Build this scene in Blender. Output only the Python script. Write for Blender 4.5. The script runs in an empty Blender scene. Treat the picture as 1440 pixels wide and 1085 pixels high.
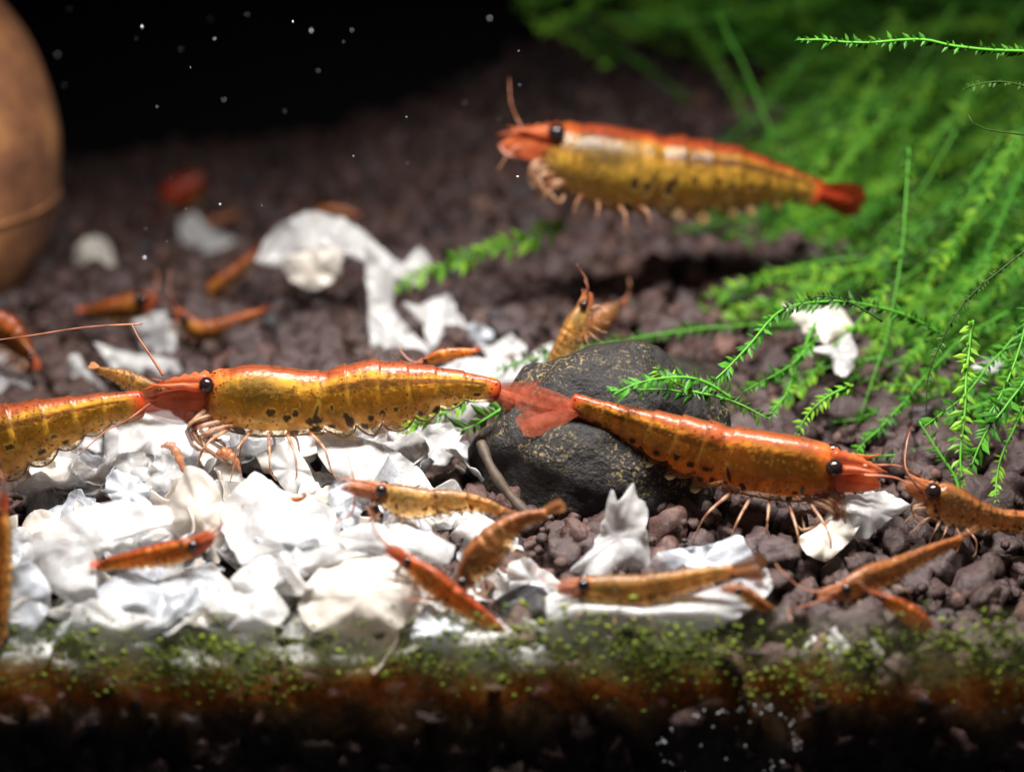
import bpy, math, random
import numpy as np
from mathutils import Vector, noise as mnoise

# 1 Blender unit = 1 cm (an aquarium close-up a few centimetres wide)
random.seed(7); rng = np.random.default_rng(7)
S = bpy.context.scene
S.unit_settings.system = 'METRIC'; S.unit_settings.scale_length = 0.01
COL = S.collection

# ------------------------------------------------------------------ camera
PITCH = math.radians(20.0); FPX = 2784.0; CAM = np.array([0.0, -10.6, 5.5])
FW = np.array([0, math.cos(PITCH), -math.sin(PITCH)])
UP = np.array([0, math.sin(PITCH), math.cos(PITCH)])
RT = np.array([1.0, 0, 0])
cd = bpy.data.cameras.new('camera'); cam = bpy.data.objects.new('camera', cd); COL.objects.link(cam)
cam.location = CAM; cam.rotation_euler = (math.pi/2 - PITCH, 0, 0)
cd.sensor_width = 36; cd.lens = 36*FPX/1440; cd.clip_start = 0.1; cd.clip_end = 400
cd.dof.use_dof = True; cd.dof.focus_distance = 13.2; cd.dof.aperture_fstop = 0.21
cd.dof.aperture_blades = 0
S.camera = cam

# ------------------------------------------------------------------ light
W = bpy.data.worlds.new('World'); S.world = W; W.use_nodes = True
W.node_tree.nodes['Background'].inputs[0].default_value = (0.72, 0.80, 1.0, 1)
W.node_tree.nodes['Background'].inputs[1].default_value = 0.075
def area(name, loc, target, sx, sy, power, colr, spread=180):
    l = bpy.data.lights.new(name, 'AREA'); l.shape = 'RECTANGLE'; l.size = sx; l.size_y = sy
    l.energy = power; l.color = colr; l.spread = math.radians(spread)
    o = bpy.data.objects.new(name, l); COL.objects.link(o); o.location = loc
    o.rotation_euler = (Vector(target) - Vector(loc)).to_track_quat('-Z', 'Y').to_euler()
    return o
area('aquarium_lamp', (0.3, 0.35, 8.6), (0.3, 1.7, 0.0), 7.0, 1.0, 1750, (1.0, 0.97, 0.92), 112)
S.view_settings.view_transform = 'Standard'; S.view_settings.look = 'None'
S.view_settings.exposure = 0.0; S.view_settings.gamma = 1.0
S.render.engine = 'CYCLES'
S.cycles.use_denoising = True
S.cycles.max_bounces = 8; S.cycles.transparent_max_bounces = 24
S.cycles.sample_clamp_indirect = 4.0

# ------------------------------------------------------------------ helpers
def P(px, py, d):
    px, py, d = np.asarray(px, float), np.asarray(py, float), np.asarray(d, float)
    v = FW + np.multiply.outer((px-720)/FPX, RT) + np.multiply.outer((542.5-py)/FPX, UP)
    return CAM + v*d[..., None]
def proj(w):
    q = np.asarray(w) - CAM; d = q @ FW
    return 720 + FPX*(q @ RT)/d, 542.5 - FPX*(q @ UP)/d, d
def sstep(a, b, x):
    t = np.clip((x-a)/(b-a), 0, 1); return t*t*(3-2*t)
def ground(x, y):
    s = 0.015 + 0.10*sstep(-4.5, 3.0, x)
    vall = -0.075*(1-sstep(-3.2, 1.5, x))*np.maximum(0, y-5.5)
    dip = 0.24*np.exp(-((x+1.7)/2.3)**4 - (np.maximum(y, 0)/0.6)**2)
    return s*np.maximum(0, y-0.8) + vall - dip + 0.06*np.sin(x*1.3+y*0.9) + 0.05*np.sin(y*1.7-x*0.8)
def heap(x, y):
    g = ground(x, y)
    h = 0.42*np.exp(-(((x+1.75)/1.75)**4 + ((y-1.6)/1.75)**4))
    return g + h
HD = np.arange(9.0, 34.0, 0.02)
def dglass(py):
    return 10.6/(FW[1] + (542.5-np.asarray(py, float))/FPX*UP[1])
def hit(px, py, f=heap):
    w = P(np.full(len(HD), px), np.full(len(HD), py), HD)
    k = np.nonzero(w[:, 2] < f(w[:, 0], w[:, 1]))[0]
    return float(HD[k[0]]) if len(k) else 30.0
def unit(v):
    v = np.asarray(v, float); return v/(np.linalg.norm(v, axis=-1, keepdims=True)+1e-12)
def cr(pts, n, closed=False):
    """Catmull-Rom through rows of pts, resampled evenly by arc length"""
    p = np.asarray(pts, float)
    if closed: q = np.vstack([p[-1], p, p[0], p[1]])
    else: q = np.vstack([2*p[0]-p[1], p, 2*p[-1]-p[-2]])
    out = []
    for i in range(1, len(q)-2):
        t = np.linspace(0, 1, 16, endpoint=False)[:, None]
        a, b, c, d = q[i-1], q[i], q[i+1], q[i+2]
        out.append(0.5*((2*b)+(c-a)*t+(2*a-5*b+4*c-d)*t**2+(3*b-a-3*c+d)*t**3))
    out = np.vstack(out + [q[-2][None]])
    k = min(3, out.shape[1]) if not closed else out.shape[1]
    s = np.r_[0, np.cumsum(np.linalg.norm(np.diff(out[:, :min(2, out.shape[1])] if out.shape[1] < 4 else out[:, :3], axis=0), axis=1))]
    u = np.linspace(0, s[-1], n + (1 if closed else 0))[: n]
    return np.stack([np.interp(u, s, out[:, c]) for c in range(out.shape[1])], 1)
def mesh(name, v, f, mat, col=None, smooth=True):
    me = bpy.data.meshes.new(name)
    me.from_pydata(np.asarray(v).tolist(), [], [tuple(int(i) for i in q) for q in f])
    if smooth: me.polygons.foreach_set('use_smooth', [True]*len(me.polygons))
    if col is not None:
        a = me.color_attributes.new('col', 'FLOAT_COLOR', 'POINT')
        a.data.foreach_set('color', np.asarray(col, np.float32).ravel())
    if mat: me.materials.append(mat)
    me.update(); return me
def obj(name, me, parent=None, loc=(0, 0, 0)):
    o = bpy.data.objects.new(name, me); COL.objects.link(o); o.location = loc
    if parent: o.parent = parent
    return o
def tag(o, label=None, cat=None, group=None, kind=None):
    for k, v in (('label', label), ('category', cat), ('group', group), ('kind', kind)):
        if v: o[k] = v
    return o
def gridfaces(n, m, wrap=True, off=0):
    f = []
    for i in range(n-1):
        for j in range(m if wrap else m-1):
            k = (j+1) % m
            f.append((off+i*m+j, off+i*m+k, off+(i+1)*m+k, off+(i+1)*m+j))
    return f
def tube_vf(pts, rad, m=6):
    p = np.asarray(pts, float); n = len(p); rad = np.broadcast_to(rad, n)
    T = unit(np.gradient(p, axis=0)); ref = np.array([0.31, 0.52, 0.79])
    A = unit(np.cross(T, ref)); B = np.cross(T, A)
    a = np.linspace(0, 2*np.pi, m, endpoint=False)
    v = p[:, None] + rad[:, None, None]*(np.cos(a)[None, :, None]*A[:, None]+np.sin(a)[None, :, None]*B[:, None])
    f = gridfaces(n, m) + [tuple(range(m))[::-1], tuple((n-1)*m+i for i in range(m))]
    return v.reshape(-1, 3), f
def blade_vf(base, d, w, L, wid, n=10, bend=None, tipw=0.25, thick=0.012, root=0.35, taper=0.0):
    """flat leaf-like plate with real thickness: base point, direction d, width direction w"""
    base, d, w = np.asarray(base), unit(d), unit(w - np.dot(w, unit(d))*unit(d)); nn = np.cross(d, w)
    t = np.linspace(0, 1, n)
    prof = (root+(1-root)*np.sin(np.clip(t*1.25, 0, 1)*np.pi/2))*np.where(t > 0.7, tipw+(1-tipw)*np.sqrt(np.clip(1-((t-0.7)/0.3)**2, 0, 1)), 1)*(1-taper*t)
    bend = np.zeros(3) if bend is None else np.asarray(bend)
    c = base + t[:, None]*L*d + (t**2)[:, None]*bend
    hw = (wid/2*prof)[:, None]; th = (thick*(1-0.6*t))[:, None]
    v = np.stack([c+w*hw, c+nn*th, c-w*hw, c-nn*th], 1).reshape(-1, 3)
    f = gridfaces(n, 4) + [(3, 2, 1, 0), tuple((n-1)*4+i for i in range(4))]
    return v, f
def join(lst):
    V, F, o = [], [], 0
    for v, f in lst:
        V.append(v); F += [tuple(i+o for i in q) for q in f]; o += len(v)
    return np.vstack(V), F

# ------------------------------------------------------------------ materials
def mat(name):
    m = bpy.data.materials.new(name); m.use_nodes = True; nt = m.node_tree
    return m, nt, nt.nodes['Principled BSDF'], nt.nodes['Material Output']
def N(nt, t, **kw):
    n = nt.nodes.new(t)
    for k, v in kw.items():
        if k in n.inputs: n.inputs[k].default_value = v
        else: setattr(n, k, v)
    return n
def ramp(nt, fac, stops):
    r = nt.nodes.new('ShaderNodeValToRGB'); e = r.color_ramp.elements
    while len(e) < len(stops): e.new(0.5)
    for q, (p, c) in zip(e, stops): q.position = p; q.color = (*c, 1) if len(c) == 3 else c
    nt.links.new(fac, r.inputs[0]); return r
def mix(nt, fac, a, b, mode='MIX'):
    m = nt.nodes.new('ShaderNodeMix'); m.data_type = 'RGBA'; m.blend_type = mode
    for s, x in ((0, fac), (6, a), (7, b)):
        if isinstance(x, (int, float)): m.inputs[s].default_value = x
        elif isinstance(x, tuple): m.inputs[s].default_value = (*x, 1)
        else: nt.links.new(x, m.inputs[s])
    return m.outputs[2]

def mat_shell():
    m, nt, b, out = mat('shrimp_shell'); L = nt.links
    at = N(nt, 'ShaderNodeVertexColor'); at.layer_name = 'col'
    tc = N(nt, 'ShaderNodeTexCoord')
    wn = N(nt, 'ShaderNodeTexNoise', Scale=16.0, Detail=3.0); L.new(tc.outputs['Object'], wn.inputs['Vector'])
    wv = mix(nt, 0.06, tc.outputs['Object'], wn.outputs['Color'])
    vo = N(nt, 'ShaderNodeTexVoronoi', Scale=34.0); L.new(wv, vo.inputs['Vector'])
    n1 = N(nt, 'ShaderNodeTexNoise', Scale=6.0, Detail=5.0); L.new(tc.outputs['Object'], n1.inputs['Vector'])
    n2 = N(nt, 'ShaderNodeTexNoise', Scale=30.0, Detail=4.0); L.new(tc.outputs['Object'], n2.inputs['Vector'])
    dots = ramp(nt, vo.outputs['Distance'], [(0.0, (1, 1, 1)), (0.24, (1, 1, 1)), (0.36, (0, 0, 0))])
    patch = ramp(nt, n1.outputs[0], [(0.36, (0, 0, 0)), (0.52, (1, 1, 1))])
    mk = N(nt, 'ShaderNodeMath', operation='MULTIPLY'); L.new(dots.outputs[0], mk.inputs[0]); L.new(patch.outputs[0], mk.inputs[1])
    c1 = mix(nt, mk.outputs[0], at.outputs[0], (0.06, 0.016, 0.005))
    L.new(c1, b.inputs['Base Color']); b.inputs['Roughness'].default_value = 0.4; b.inputs['Specular IOR Level'].default_value = 0.1
    tr = N(nt, 'ShaderNodeBsdfTranslucent'); L.new(c1, tr.inputs[0])
    mx = N(nt, 'ShaderNodeMixShader'); mx.inputs[0].default_value = 0.4
    L.new(b.outputs[0], mx.inputs[1]); L.new(tr.outputs[0], mx.inputs[2])
    al = N(nt, 'ShaderNodeMath', operation='MAXIMUM'); L.new(at.outputs[1], al.inputs[0])
    m8 = N(nt, 'ShaderNodeMath', operation='MULTIPLY'); L.new(mk.outputs[0], m8.inputs[0]); m8.inputs[1].default_value = 0.8; L.new(m8.outputs[0], al.inputs[1])
    tp = N(nt, 'ShaderNodeBsdfTransparent'); tp.inputs[0].default_value = (1, 0.93, 0.80, 1)
    mx2 = N(nt, 'ShaderNodeMixShader'); L.new(al.outputs[0], mx2.inputs[0])
    L.new(tp.outputs[0], mx2.inputs[1]); L.new(mx.outputs[0], mx2.inputs[2])
    bp = N(nt, 'ShaderNodeBump', Strength=0.28, Distance=0.02); L.new(n2.outputs[0], bp.inputs['Height'])
    gl = N(nt, 'ShaderNodeBsdfGlossy', Roughness=0.2); L.new(bp.outputs[0], gl.inputs['Normal'])
    fr = N(nt, 'ShaderNodeFresnel', IOR=1.27); L.new(bp.outputs[0], fr.inputs['Normal'])
    mx3 = N(nt, 'ShaderNodeMixShader'); L.new(fr.outputs[0], mx3.inputs[0]); L.new(mx2.outputs[0], mx3.inputs[1]); L.new(gl.outputs[0], mx3.inputs[2])
    L.new(mx3.outputs[0], out.inputs[0]); return m
def mat_flesh():
    m, nt, b, out = mat('shrimp_flesh'); L = nt.links
    at = N(nt, 'ShaderNodeVertexColor'); at.layer_name = 'col'; tc = N(nt, 'ShaderNodeTexCoord')
    n2 = N(nt, 'ShaderNodeTexNoise', Scale=11.0, Detail=6.0, Distortion=0.8); L.new(tc.outputs['Object'], n2.inputs['Vector'])
    var = ramp(nt, n2.outputs[0], [(0.32, (0.45, 0.38, 0.35)), (0.5, (1, 1, 1)), (0.68, (1.6, 1.5, 1.3))])
    c0 = mix(nt, 0.9, at.outputs[0], var.outputs[0], 'MULTIPLY'); L.new(c0, b.inputs['Base Color'])
    b.inputs['Roughness'].default_value = 0.6; b.inputs['Specular IOR Level'].default_value = 0.2
    b.inputs['Subsurface Weight'].default_value = 0.3; b.inputs['Subsurface Radius'].default_value = (1.0, 0.5, 0.2); b.inputs['Subsurface Scale'].default_value = 0.04
    tr = N(nt, 'ShaderNodeBsdfTranslucent'); L.new(c0, tr.inputs[0])
    mx = N(nt, 'ShaderNodeMixShader'); mx.inputs[0].default_value = 0.4; L.new(b.outputs[0], mx.inputs[1]); L.new(tr.outputs[0], mx.inputs[2])
    tp = N(nt, 'ShaderNodeBsdfTransparent'); tp.inputs[0].default_value = (1, 0.85, 0.6, 1)
    mx2 = N(nt, 'ShaderNodeMixShader'); L.new(at.outputs[1], mx2.inputs[0]); L.new(tp.outputs[0], mx2.inputs[1]); L.new(mx.outputs[0], mx2.inputs[2])
    L.new(mx2.outputs[0], out.inputs[0]); return m
def mat_thin(name, colr, alpha, rough=0.3, vary=None, scale=20, trans=0.35):
    m, nt, b, out = mat(name); L = nt.links
    tc = N(nt, 'ShaderNodeTexCoord'); n1 = N(nt, 'ShaderNodeTexNoise', Scale=scale, Detail=4.0); L.new(tc.outputs['Object'], n1.inputs['Vector'])
    v = vary or tuple(x*0.45 for x in colr)
    r = ramp(nt, n1.outputs[0], [(0.35, v), (0.6, colr)])
    L.new(r.outputs[0], b.inputs['Base Color']); b.inputs['Roughness'].default_value = rough
    tr = N(nt, 'ShaderNodeBsdfTranslucent'); L.new(r.outputs[0], tr.inputs[0])
    mx = N(nt, 'ShaderNodeMixShader'); mx.inputs[0].default_value = trans
    L.new(b.outputs[0], mx.inputs[1]); L.new(tr.outputs[0], mx.inputs[2])
    tp = N(nt, 'ShaderNodeBsdfTransparent'); mx2 = N(nt, 'ShaderNodeMixShader'); mx2.inputs[0].default_value = alpha
    L.new(tp.outputs[0], mx2.inputs[1]); L.new(mx.outputs[0], mx2.inputs[2]); L.new(mx2.outputs[0], out.inputs[0])
    return m
def mat_eye():
    m, nt, b, out = mat('shrimp_eye'); b.inputs['Base Color'].default_value = (0.012, 0.006, 0.006, 1)
    b.inputs['Roughness'].default_value = 0.12; return m
def mat_flake(name, c1, c2, alpha_lo, trans):
    m, nt, b, out = mat(name); L = nt.links
    tc = N(nt, 'ShaderNodeTexCoord'); oi = N(nt, 'ShaderNodeObjectInfo')
    ad = N(nt, 'ShaderNodeVectorMath', operation='ADD'); L.new(tc.outputs['Object'], ad.inputs[0]); L.new(oi.outputs['Location'], ad.inputs[1])
    n1 = N(nt, 'ShaderNodeTexNoise', Scale=3.2, Detail=6.0, Roughness=0.6, Distortion=0.6); L.new(ad.outputs[0], n1.inputs['Vector'])
    n2 = N(nt, 'ShaderNodeTexNoise', Scale=11.0, Detail=6.0, Distortion=1.2); L.new(ad.outputs[0], n2.inputs['Vector'])
    r = ramp(nt, n1.outputs[0], [(0.35, c2), (0.6, c1)])
    L.new(r.outputs[0], b.inputs['Base Color'])
    b.inputs['Roughness'].default_value = 0.2; b.inputs['Specular IOR Level'].default_value = 0.5
    b.inputs['Subsurface Weight'].default_value = 0.3; b.inputs['Subsurface Radius'].default_value = (1, 0.9, 0.75)
    b.inputs['Subsurface Scale'].default_value = 0.12
    bp = N(nt, 'ShaderNodeBump', Strength=0.18, Distance=0.04); L.new(n2.outputs[0], bp.inputs['Height']); L.new(bp.outputs[0], b.inputs['Normal'])
    tr = N(nt, 'ShaderNodeBsdfTranslucent'); L.new(r.outputs[0], tr.inputs[0])
    mx = N(nt, 'ShaderNodeMixShader'); mx.inputs[0].default_value = trans
    L.new(b.outputs[0], mx.inputs[1]); L.new(tr.outputs[0], mx.inputs[2])
    ar = ramp(nt, n1.outputs[0], [(0.3, (alpha_lo,)*3), (0.62, (1, 1, 1))])
    tp = N(nt, 'ShaderNodeBsdfTransparent'); mx2 = N(nt, 'ShaderNodeMixShader'); L.new(ar.outputs[0], mx2.inputs[0])
    L.new(tp.outputs[0], mx2.inputs[1]); L.new(mx.outputs[0], mx2.inputs[2]); L.new(mx2.outputs[0], out.inputs[0])
    return m
def mat_granule(name, ca, cb):
    m, nt, b, out = mat(name); L = nt.links
    tc = N(nt, 'ShaderNodeTexCoord'); oi = N(nt, 'ShaderNodeObjectInfo'); ge = N(nt, 'ShaderNodeNewGeometry')
    n1 = N(nt, 'ShaderNodeTexNoise', Scale=1.7, Detail=2.0); L.new(ge.outputs['Position'], n1.inputs['Vector'])
    n2 = N(nt, 'ShaderNodeTexNoise', Scale=22.0, Detail=8.0, Roughness=0.7); L.new(ge.outputs['Position'], n2.inputs['Vector'])
    rp = ramp(nt, ge.outputs['Random Per Island'], [(0.0, ca), (0.55, tuple((x+y)/2 for x, y in zip(ca, cb))), (0.8, cb), (0.93, (0.022, 0.024, 0.03)), (1.0, (0.12, 0.06, 0.045))])
    rv = ramp(nt, n2.outputs[0], [(0.3, (0.45, 0.42, 0.42)), (0.55, (1, 1, 1)), (0.75, (1.7, 1.6, 1.55))])
    c = mix(nt, 1.0, rp.outputs[0], rv.outputs[0], 'MULTIPLY')
    L.new(c, b.inputs['Base Color']); b.inputs['Roughness'].default_value = 0.38
    b.inputs['Specular IOR Level'].default_value = 0.36
    bp = N(nt, 'ShaderNodeBump', Strength=0.7, Distance=0.03); L.new(n2.outputs[0], bp.inputs['Height']); L.new(bp.outputs[0], b.inputs['Normal'])
    return m
SHELL = mat_shell(); FLESH = mat_flesh(); EYE = mat_eye()
LIMB = mat_thin('shrimp_limb', (0.5, 0.30, 0.18), 0.62, vary=(0.2, 0.05, 0.02), scale=14)
LIMBJ = mat_thin('juvenile_limb', (0.5, 0.32, 0.2), 0.55, vary=(0.2, 0.07, 0.03), scale=14)
FAN = mat_thin('tail_fan_red', (0.68, 0.20, 0.11), 0.34, vary=(0.48, 0.10, 0.045), scale=20, rough=.22, trans=.45)
SWIM = mat_thin('swimmeret', (0.4, 0.27, 0.12), 0.26, vary=(0.25, 0.12, 0.04), scale=9)
FANV = mat_thin('tail_fan_vivid', (0.72, 0.09, 0.035), 0.7, vary=(0.5, 0.05, 0.02), scale=14)
FANJ = mat_thin('tail_fan_pale', (0.55, 0.27, 0.11), 0.6, vary=(0.4, 0.17, 0.07), scale=9)
SNOUT = mat_thin('snout_orange', (0.62, 0.17, 0.06), 0.8, trans=.55, vary=(0.4, 0.08, 0.025), scale=8)
SNOUTJ = mat_thin('snout_juvenile', (0.55, 0.22, 0.09), 0.6, vary=(0.35, 0.10, 0.035), scale=8)
ANT = mat_thin('antenna', (0.55, 0.25, 0.15), 0.9, vary=(0.25, 0.07, 0.04), scale=8)
FLK = mat_flake('food_flake_white', (0.70, 0.68, 0.665), (0.55, 0.54, 0.545), 0.36, 0.52)
FLKC = mat_flake('food_flake_cream', (0.76, 0.69, 0.61), (0.70, 0.66, 0.61), 0.7, 0.5)
FLKT = mat_flake('food_flake_clear', (0.60, 0.62, 0.66), (0.44, 0.46, 0.51), 0.2, 0.4)
GRAN = mat_granule('soil_granule', (0.032, 0.017, 0.015), (0.082, 0.043, 0.036))

# ------------------------------------------------------------------ substrate
def ico(sub):
    import bmesh
    bm = bmesh.new(); bmesh.ops.create_icosphere(bm, subdivisions=sub, radius=1)
    v = np.array([x.co[:] for x in bm.verts]); f = [tuple(q.index for q in p.verts) for p in bm.faces]; bm.free()
    return v, f
IV, IF = ico(3); IV2, IF2 = ico(2)
def lump(v, seed, amp=0.28, sc=1.1):
    o = Vector((seed*13.7, seed*5.1, seed*2.3)); out = []
    for p in v:
        q = Vector(p)
        r = 1 + amp*mnoise.noise(q*sc+o) + amp*0.45*mnoise.noise(q*sc*2.6+o) + amp*0.2*mnoise.noise(q*sc*6+o)
        out.append(np.array(p)*r)
    return np.array(out)
sub = []
gx, gy = np.meshgrid(np.linspace(-9, 9, 91), np.linspace(0.10, 14.4, 73), indexing='ij')
gz = ground(gx, gy) - 0.12
gv = np.stack([gx, gy, gz], -1).reshape(-1, 3)
gf = gridfaces(91, 73, wrap=False)
# front face of the soil bed behind the glass and its underside
fx = np.linspace(-9, 9, 91); off = len(gv)
gv = np.vstack([gv, np.stack([fx, np.full(91, 0.10), np.full(91, -2.2)], 1)])
gf += [(i*73, off+i, off+i+1, (i+1)*73) for i in range(90)]
soilm, nt, b, _ = mat('dark_soil'); b.inputs['Roughness'].default_value = 0.9
n1 = N(nt, 'ShaderNodeTexNoise', Scale=9.0, Detail=6.0); r = ramp(nt, n1.outputs[0], [(0.3, (0.018, 0.012, 0.011)), (0.7, (0.05, 0.032, 0.03))]); nt.links.new(r.outputs[0], b.inputs['Base Color'])
substrate = tag(obj('soil_bed', mesh('soil_bed', gv, gf, soilm)), kind='structure')

variants = []
for k in range(14):
    v = lump(IV, k+1, 0.5, 1.35)*np.array([1, rng.uniform(.78, 1.0), rng.uniform(.62, .85)])
    variants.append(v)
vmesh = [mesh('soil_granule', v, IF, GRAN) for v in variants]
def rotm(rx, ry, rz):
    cx, sx, cy, sy, cz, sz = math.cos(rx), math.sin(rx), math.cos(ry), math.sin(ry), math.cos(rz), math.sin(rz)
    return np.array([[cz*cy, cz*sy*sx-sz*cx, cz*sy*cx+sz*sx], [sz*cy, sz*sy*sx+cz*cx, sz*sy*cx-cz*sx], [-sy, cy*sx, cy*cx]])
gr = []
sp = 0.235; row = 0; y = 0.22
while y < 14.0:
    half = 0.29*(y+10.6) + 0.6; x = -half + (row % 2)*sp/2
    while x < half:
        xx, yy = x+rng.uniform(-.07, .07), y+rng.uniform(-.07, .07)
        r = float(np.clip(rng.normal(0.142, 0.036), 0.075, 0.235))
        gr.append((xx, max(yy, 0.1+r*0.6), float(ground(xx, yy))-0.03+rng.uniform(-.05, .07), r)); 
        if rng.random() < 0.10:
            r2 = rng.uniform(.08, .15); gr.append((xx+.1, yy+.09, float(ground(xx, yy))+0.13, r2))
        x += sp
    y += sp*0.87; row += 1
for zz in np.arange(-0.14, -1.5, -0.2):      # granules pressed against the front glass
    for xx in np.arange(-3.6, 3.6, 0.235):
        if zz > float(ground(xx, .15))-.05: continue
        r = float(np.clip(rng.normal(0.14, 0.03), 0.08, 0.2))
        gr.append((xx+rng.uniform(-.07, .07), 0.02+r*0.8, zz+rng.uniform(-.05, .05), r))
gr = np.array(gr)
gpx, gpy, gd = proj(gr[:, :3])
size = gr[:, 3]/gd*FPX
vis = (gpx > 0) & (gpx < 1440) & (gpy > 70) & (gpy < 930) & (gr[:, 2] > -0.1)
covered = ((gpx < 760) & (gpy > 560)) | ((gpx > 690) & (gpx < 1010) & (gpy > 480) & (gpy < 770)) | ((gpx < 1090) & (gpy > 790)) | ((gpx < 240) & (gpy < 250))
score = np.where(vis & ~covered, size, 0)
big = set(np.argsort(-score)[:290].tolist())
allv, allf, base = [], [], 0
for i, (xx, yy, zz, r) in enumerate(gr):
    k = int(rng.integers(14)); e = rng.uniform(0, 6.28, 3)
    if i in big:
        o = obj('soil_granule', vmesh[k], substrate, (xx, yy, zz)); o.rotation_euler = e; o.scale = (r, r, r)
    else:
        if not (-400 < gpx[i] < 1840): continue
        v = variants[k]*r @ rotm(*e).T + np.array([xx, yy, zz]); allv.append(v); allf.append(np.array(IF)+base); base += len(v)
for k in range(2600):      # crumbs between the granules
    yy = 0.2+13*rng.random()**1.5; xx = rng.uniform(-1, 1)*(0.29*(yy+10.6)+.3); r = rng.uniform(.015, .05)
    v = IV2*(1+rng.uniform(-.25, .25, (len(IV2), 1)))*r + np.array([xx, yy, float(ground(xx, yy))+rng.uniform(.02, .13)])
    allv.append(v); allf.append(np.array(IF2)+base); base += len(v)
rest = obj('soil_granules', mesh('soil_granules', np.vstack(allv), np.vstack(allf), GRAN), substrate)
tag(rest, kind='stuff')

# back wall of the tank, black
bw, nt, b, _ = mat('black_backing'); b.inputs['Roughness'].default_value = 0.9; b.inputs['Specular IOR Level'].default_value = 0.1
n1 = N(nt, 'ShaderNodeTexNoise', Scale=0.6, Detail=3.0); r = ramp(nt, n1.outputs[0], [(0.35, (0.004, 0.004, 0.0045)), (0.7, (0.010, 0.007, 0.007))]); nt.links.new(r.outputs[0], b.inputs['Base Color'])
v = np.array([[x, y, z] for y in (14.2, 14.8) for x in (-14, 14) for z in (-3, 14)], float)
tag(obj('back_wall', mesh('back_wall', v, [(0, 1, 3, 2), (4, 6, 7, 5), (0, 2, 6, 4), (1, 5, 7, 3), (0, 4, 5, 1), (2, 3, 7, 6)], bw, smooth=False)), kind='structure')

# ------------------------------------------------------------------ clay pot
def clay():
    m, nt, b, _ = mat('fired_clay')
    tc = N(nt, 'ShaderNodeTexCoord'); n1 = N(nt, 'ShaderNodeTexNoise', Scale=1.6, Detail=7.0, Roughness=0.65); nt.links.new(tc.outputs['Object'], n1.inputs['Vector'])
    r = ramp(nt, n1.outputs[0], [(0.3, (0.06, 0.02, 0.01)), (0.5, (0.19, 0.075, 0.03)), (0.7, (0.36, 0.16, 0.05))]); nt.links.new(r.outputs[0], b.inputs['Base Color'])
    b.inputs['Roughness'].default_value = 0.8
    bp = N(nt, 'ShaderNodeBump', Strength=0.5, Distance=0.05); nt.links.new(n1.outputs[0], bp.inputs['Height']); nt.links.new(bp.outputs[0], b.inputs['Normal']); return m
CLAY = clay()
dp = 18.0
c = P(-150, 370, dp); gz0 = float(ground(c[0], c[1]))
pot = tag(obj('clay_pot', None, loc=(c[0], c[1], gz0)), 'rounded brown terracotta pot with a raised ring, standing at the edge of the gravel', 'pot')
px2r = dp/FPX
prof = [(0.0, -0.05), (0.75, -0.05), (0.9, 0.0), (1.2, 0.35), (1.38, 0.65), (1.5, 1.0), (1.56, 1.35), (1.57, 1.65), (1.5, 2.05), (1.37, 2.45), (1.12, 2.85), (0.9, 3.1), (0.85, 3.3), (0.95, 3.42), (0.88, 3.46), (0.75, 3.3), (0.8, 3.1), (1.0, 2.8), (1.3, 2.2), (1.35, 1.3), (0.9, 0.2), (0, 0.15)]
def lathe(prof, m=64):
    a = np.linspace(0, 2*np.pi, m, endpoint=False); p = np.array(prof)
    v = np.stack([p[:, 0][:, None]*np.cos(a), p[:, 0][:, None]*np.sin(a), np.repeat(p[:, 1][:, None], m, 1)], -1).reshape(-1, 3)
    return v, gridfaces(len(p), m)
v, f = lathe(cr([(a, b_) for a, b_ in prof], 80)); obj('pot_body', mesh('pot_body', v, f, CLAY), pot)
v, f = lathe([(1.42, 1.02), (1.51, 1.03), (1.535, 1.045), (1.54, 1.06), (1.535, 1.075), (1.45, 1.09)]); obj('raised_ring', mesh('raised_ring', v, f, CLAY), pot)

# ------------------------------------------------------------------ black stone
def rock():
    m, nt, b, _ = mat('black_speckled_stone'); L = nt.links
    tc = N(nt, 'ShaderNodeTexCoord')
    n1 = N(nt, 'ShaderNodeTexNoise', Scale=2.2, Detail=5.0); L.new(tc.outputs['Object'], n1.inputs['Vector'])
    n2 = N(nt, 'ShaderNodeTexNoise', Scale=14.0, Detail=6.0, Roughness=0.65); L.new(tc.outputs['Object'], n2.inputs['Vector'])
    n3 = N(nt, 'ShaderNodeTexNoise', Scale=44.0, Detail=3.0, Distortion=0.3); L.new(tc.outputs['Object'], n3.inputs['Vector'])
    base = ramp(nt, n2.outputs[0], [(0.3, (0.004, 0.004, 0.0045)), (0.6, (0.012, 0.0095, 0.0095)), (0.8, (0.03, 0.022, 0.02))])
    fl = ramp(nt, n3.outputs[0], [(0.55, (0, 0, 0)), (0.64, (1, 1, 1))]); pa = ramp(nt, n1.outputs[0], [(0.43, (0, 0, 0)), (0.60, (1, 1, 1))])
    mk = N(nt, 'ShaderNodeMath', operation='MULTIPLY'); L.new(fl.outputs[0], mk.inputs[0]); L.new(pa.outputs[0], mk.inputs[1])
    c = mix(nt, mk.outputs[0], base.outputs[0], (0.15, 0.11, 0.042))
    L.new(c, b.inputs['Base Color']); b.inputs['Roughness'].default_value = 0.6; b.inputs['Specular IOR Level'].default_value = 0.3
    bp = N(nt, 'ShaderNodeBump', Strength=0.8, Distance=0.05); L.new(n2.outputs[0], bp.inputs['Height']); L.new(bp.outputs[0], b.inputs['Normal']); return m
IV5, IF5 = ico(5)
ROCKD = 13.6
c = P(848, 652, ROCKD)
rv = lump(IV5, 3.3, 0.24, 1.1)
sc_ = np.array([0.88, 0.62, 0.76]); rv = rv*sc_
rv[:, 2] = np.where(rv[:, 2] > 0, rv[:, 2], rv[:, 2]*1.1)
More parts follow.
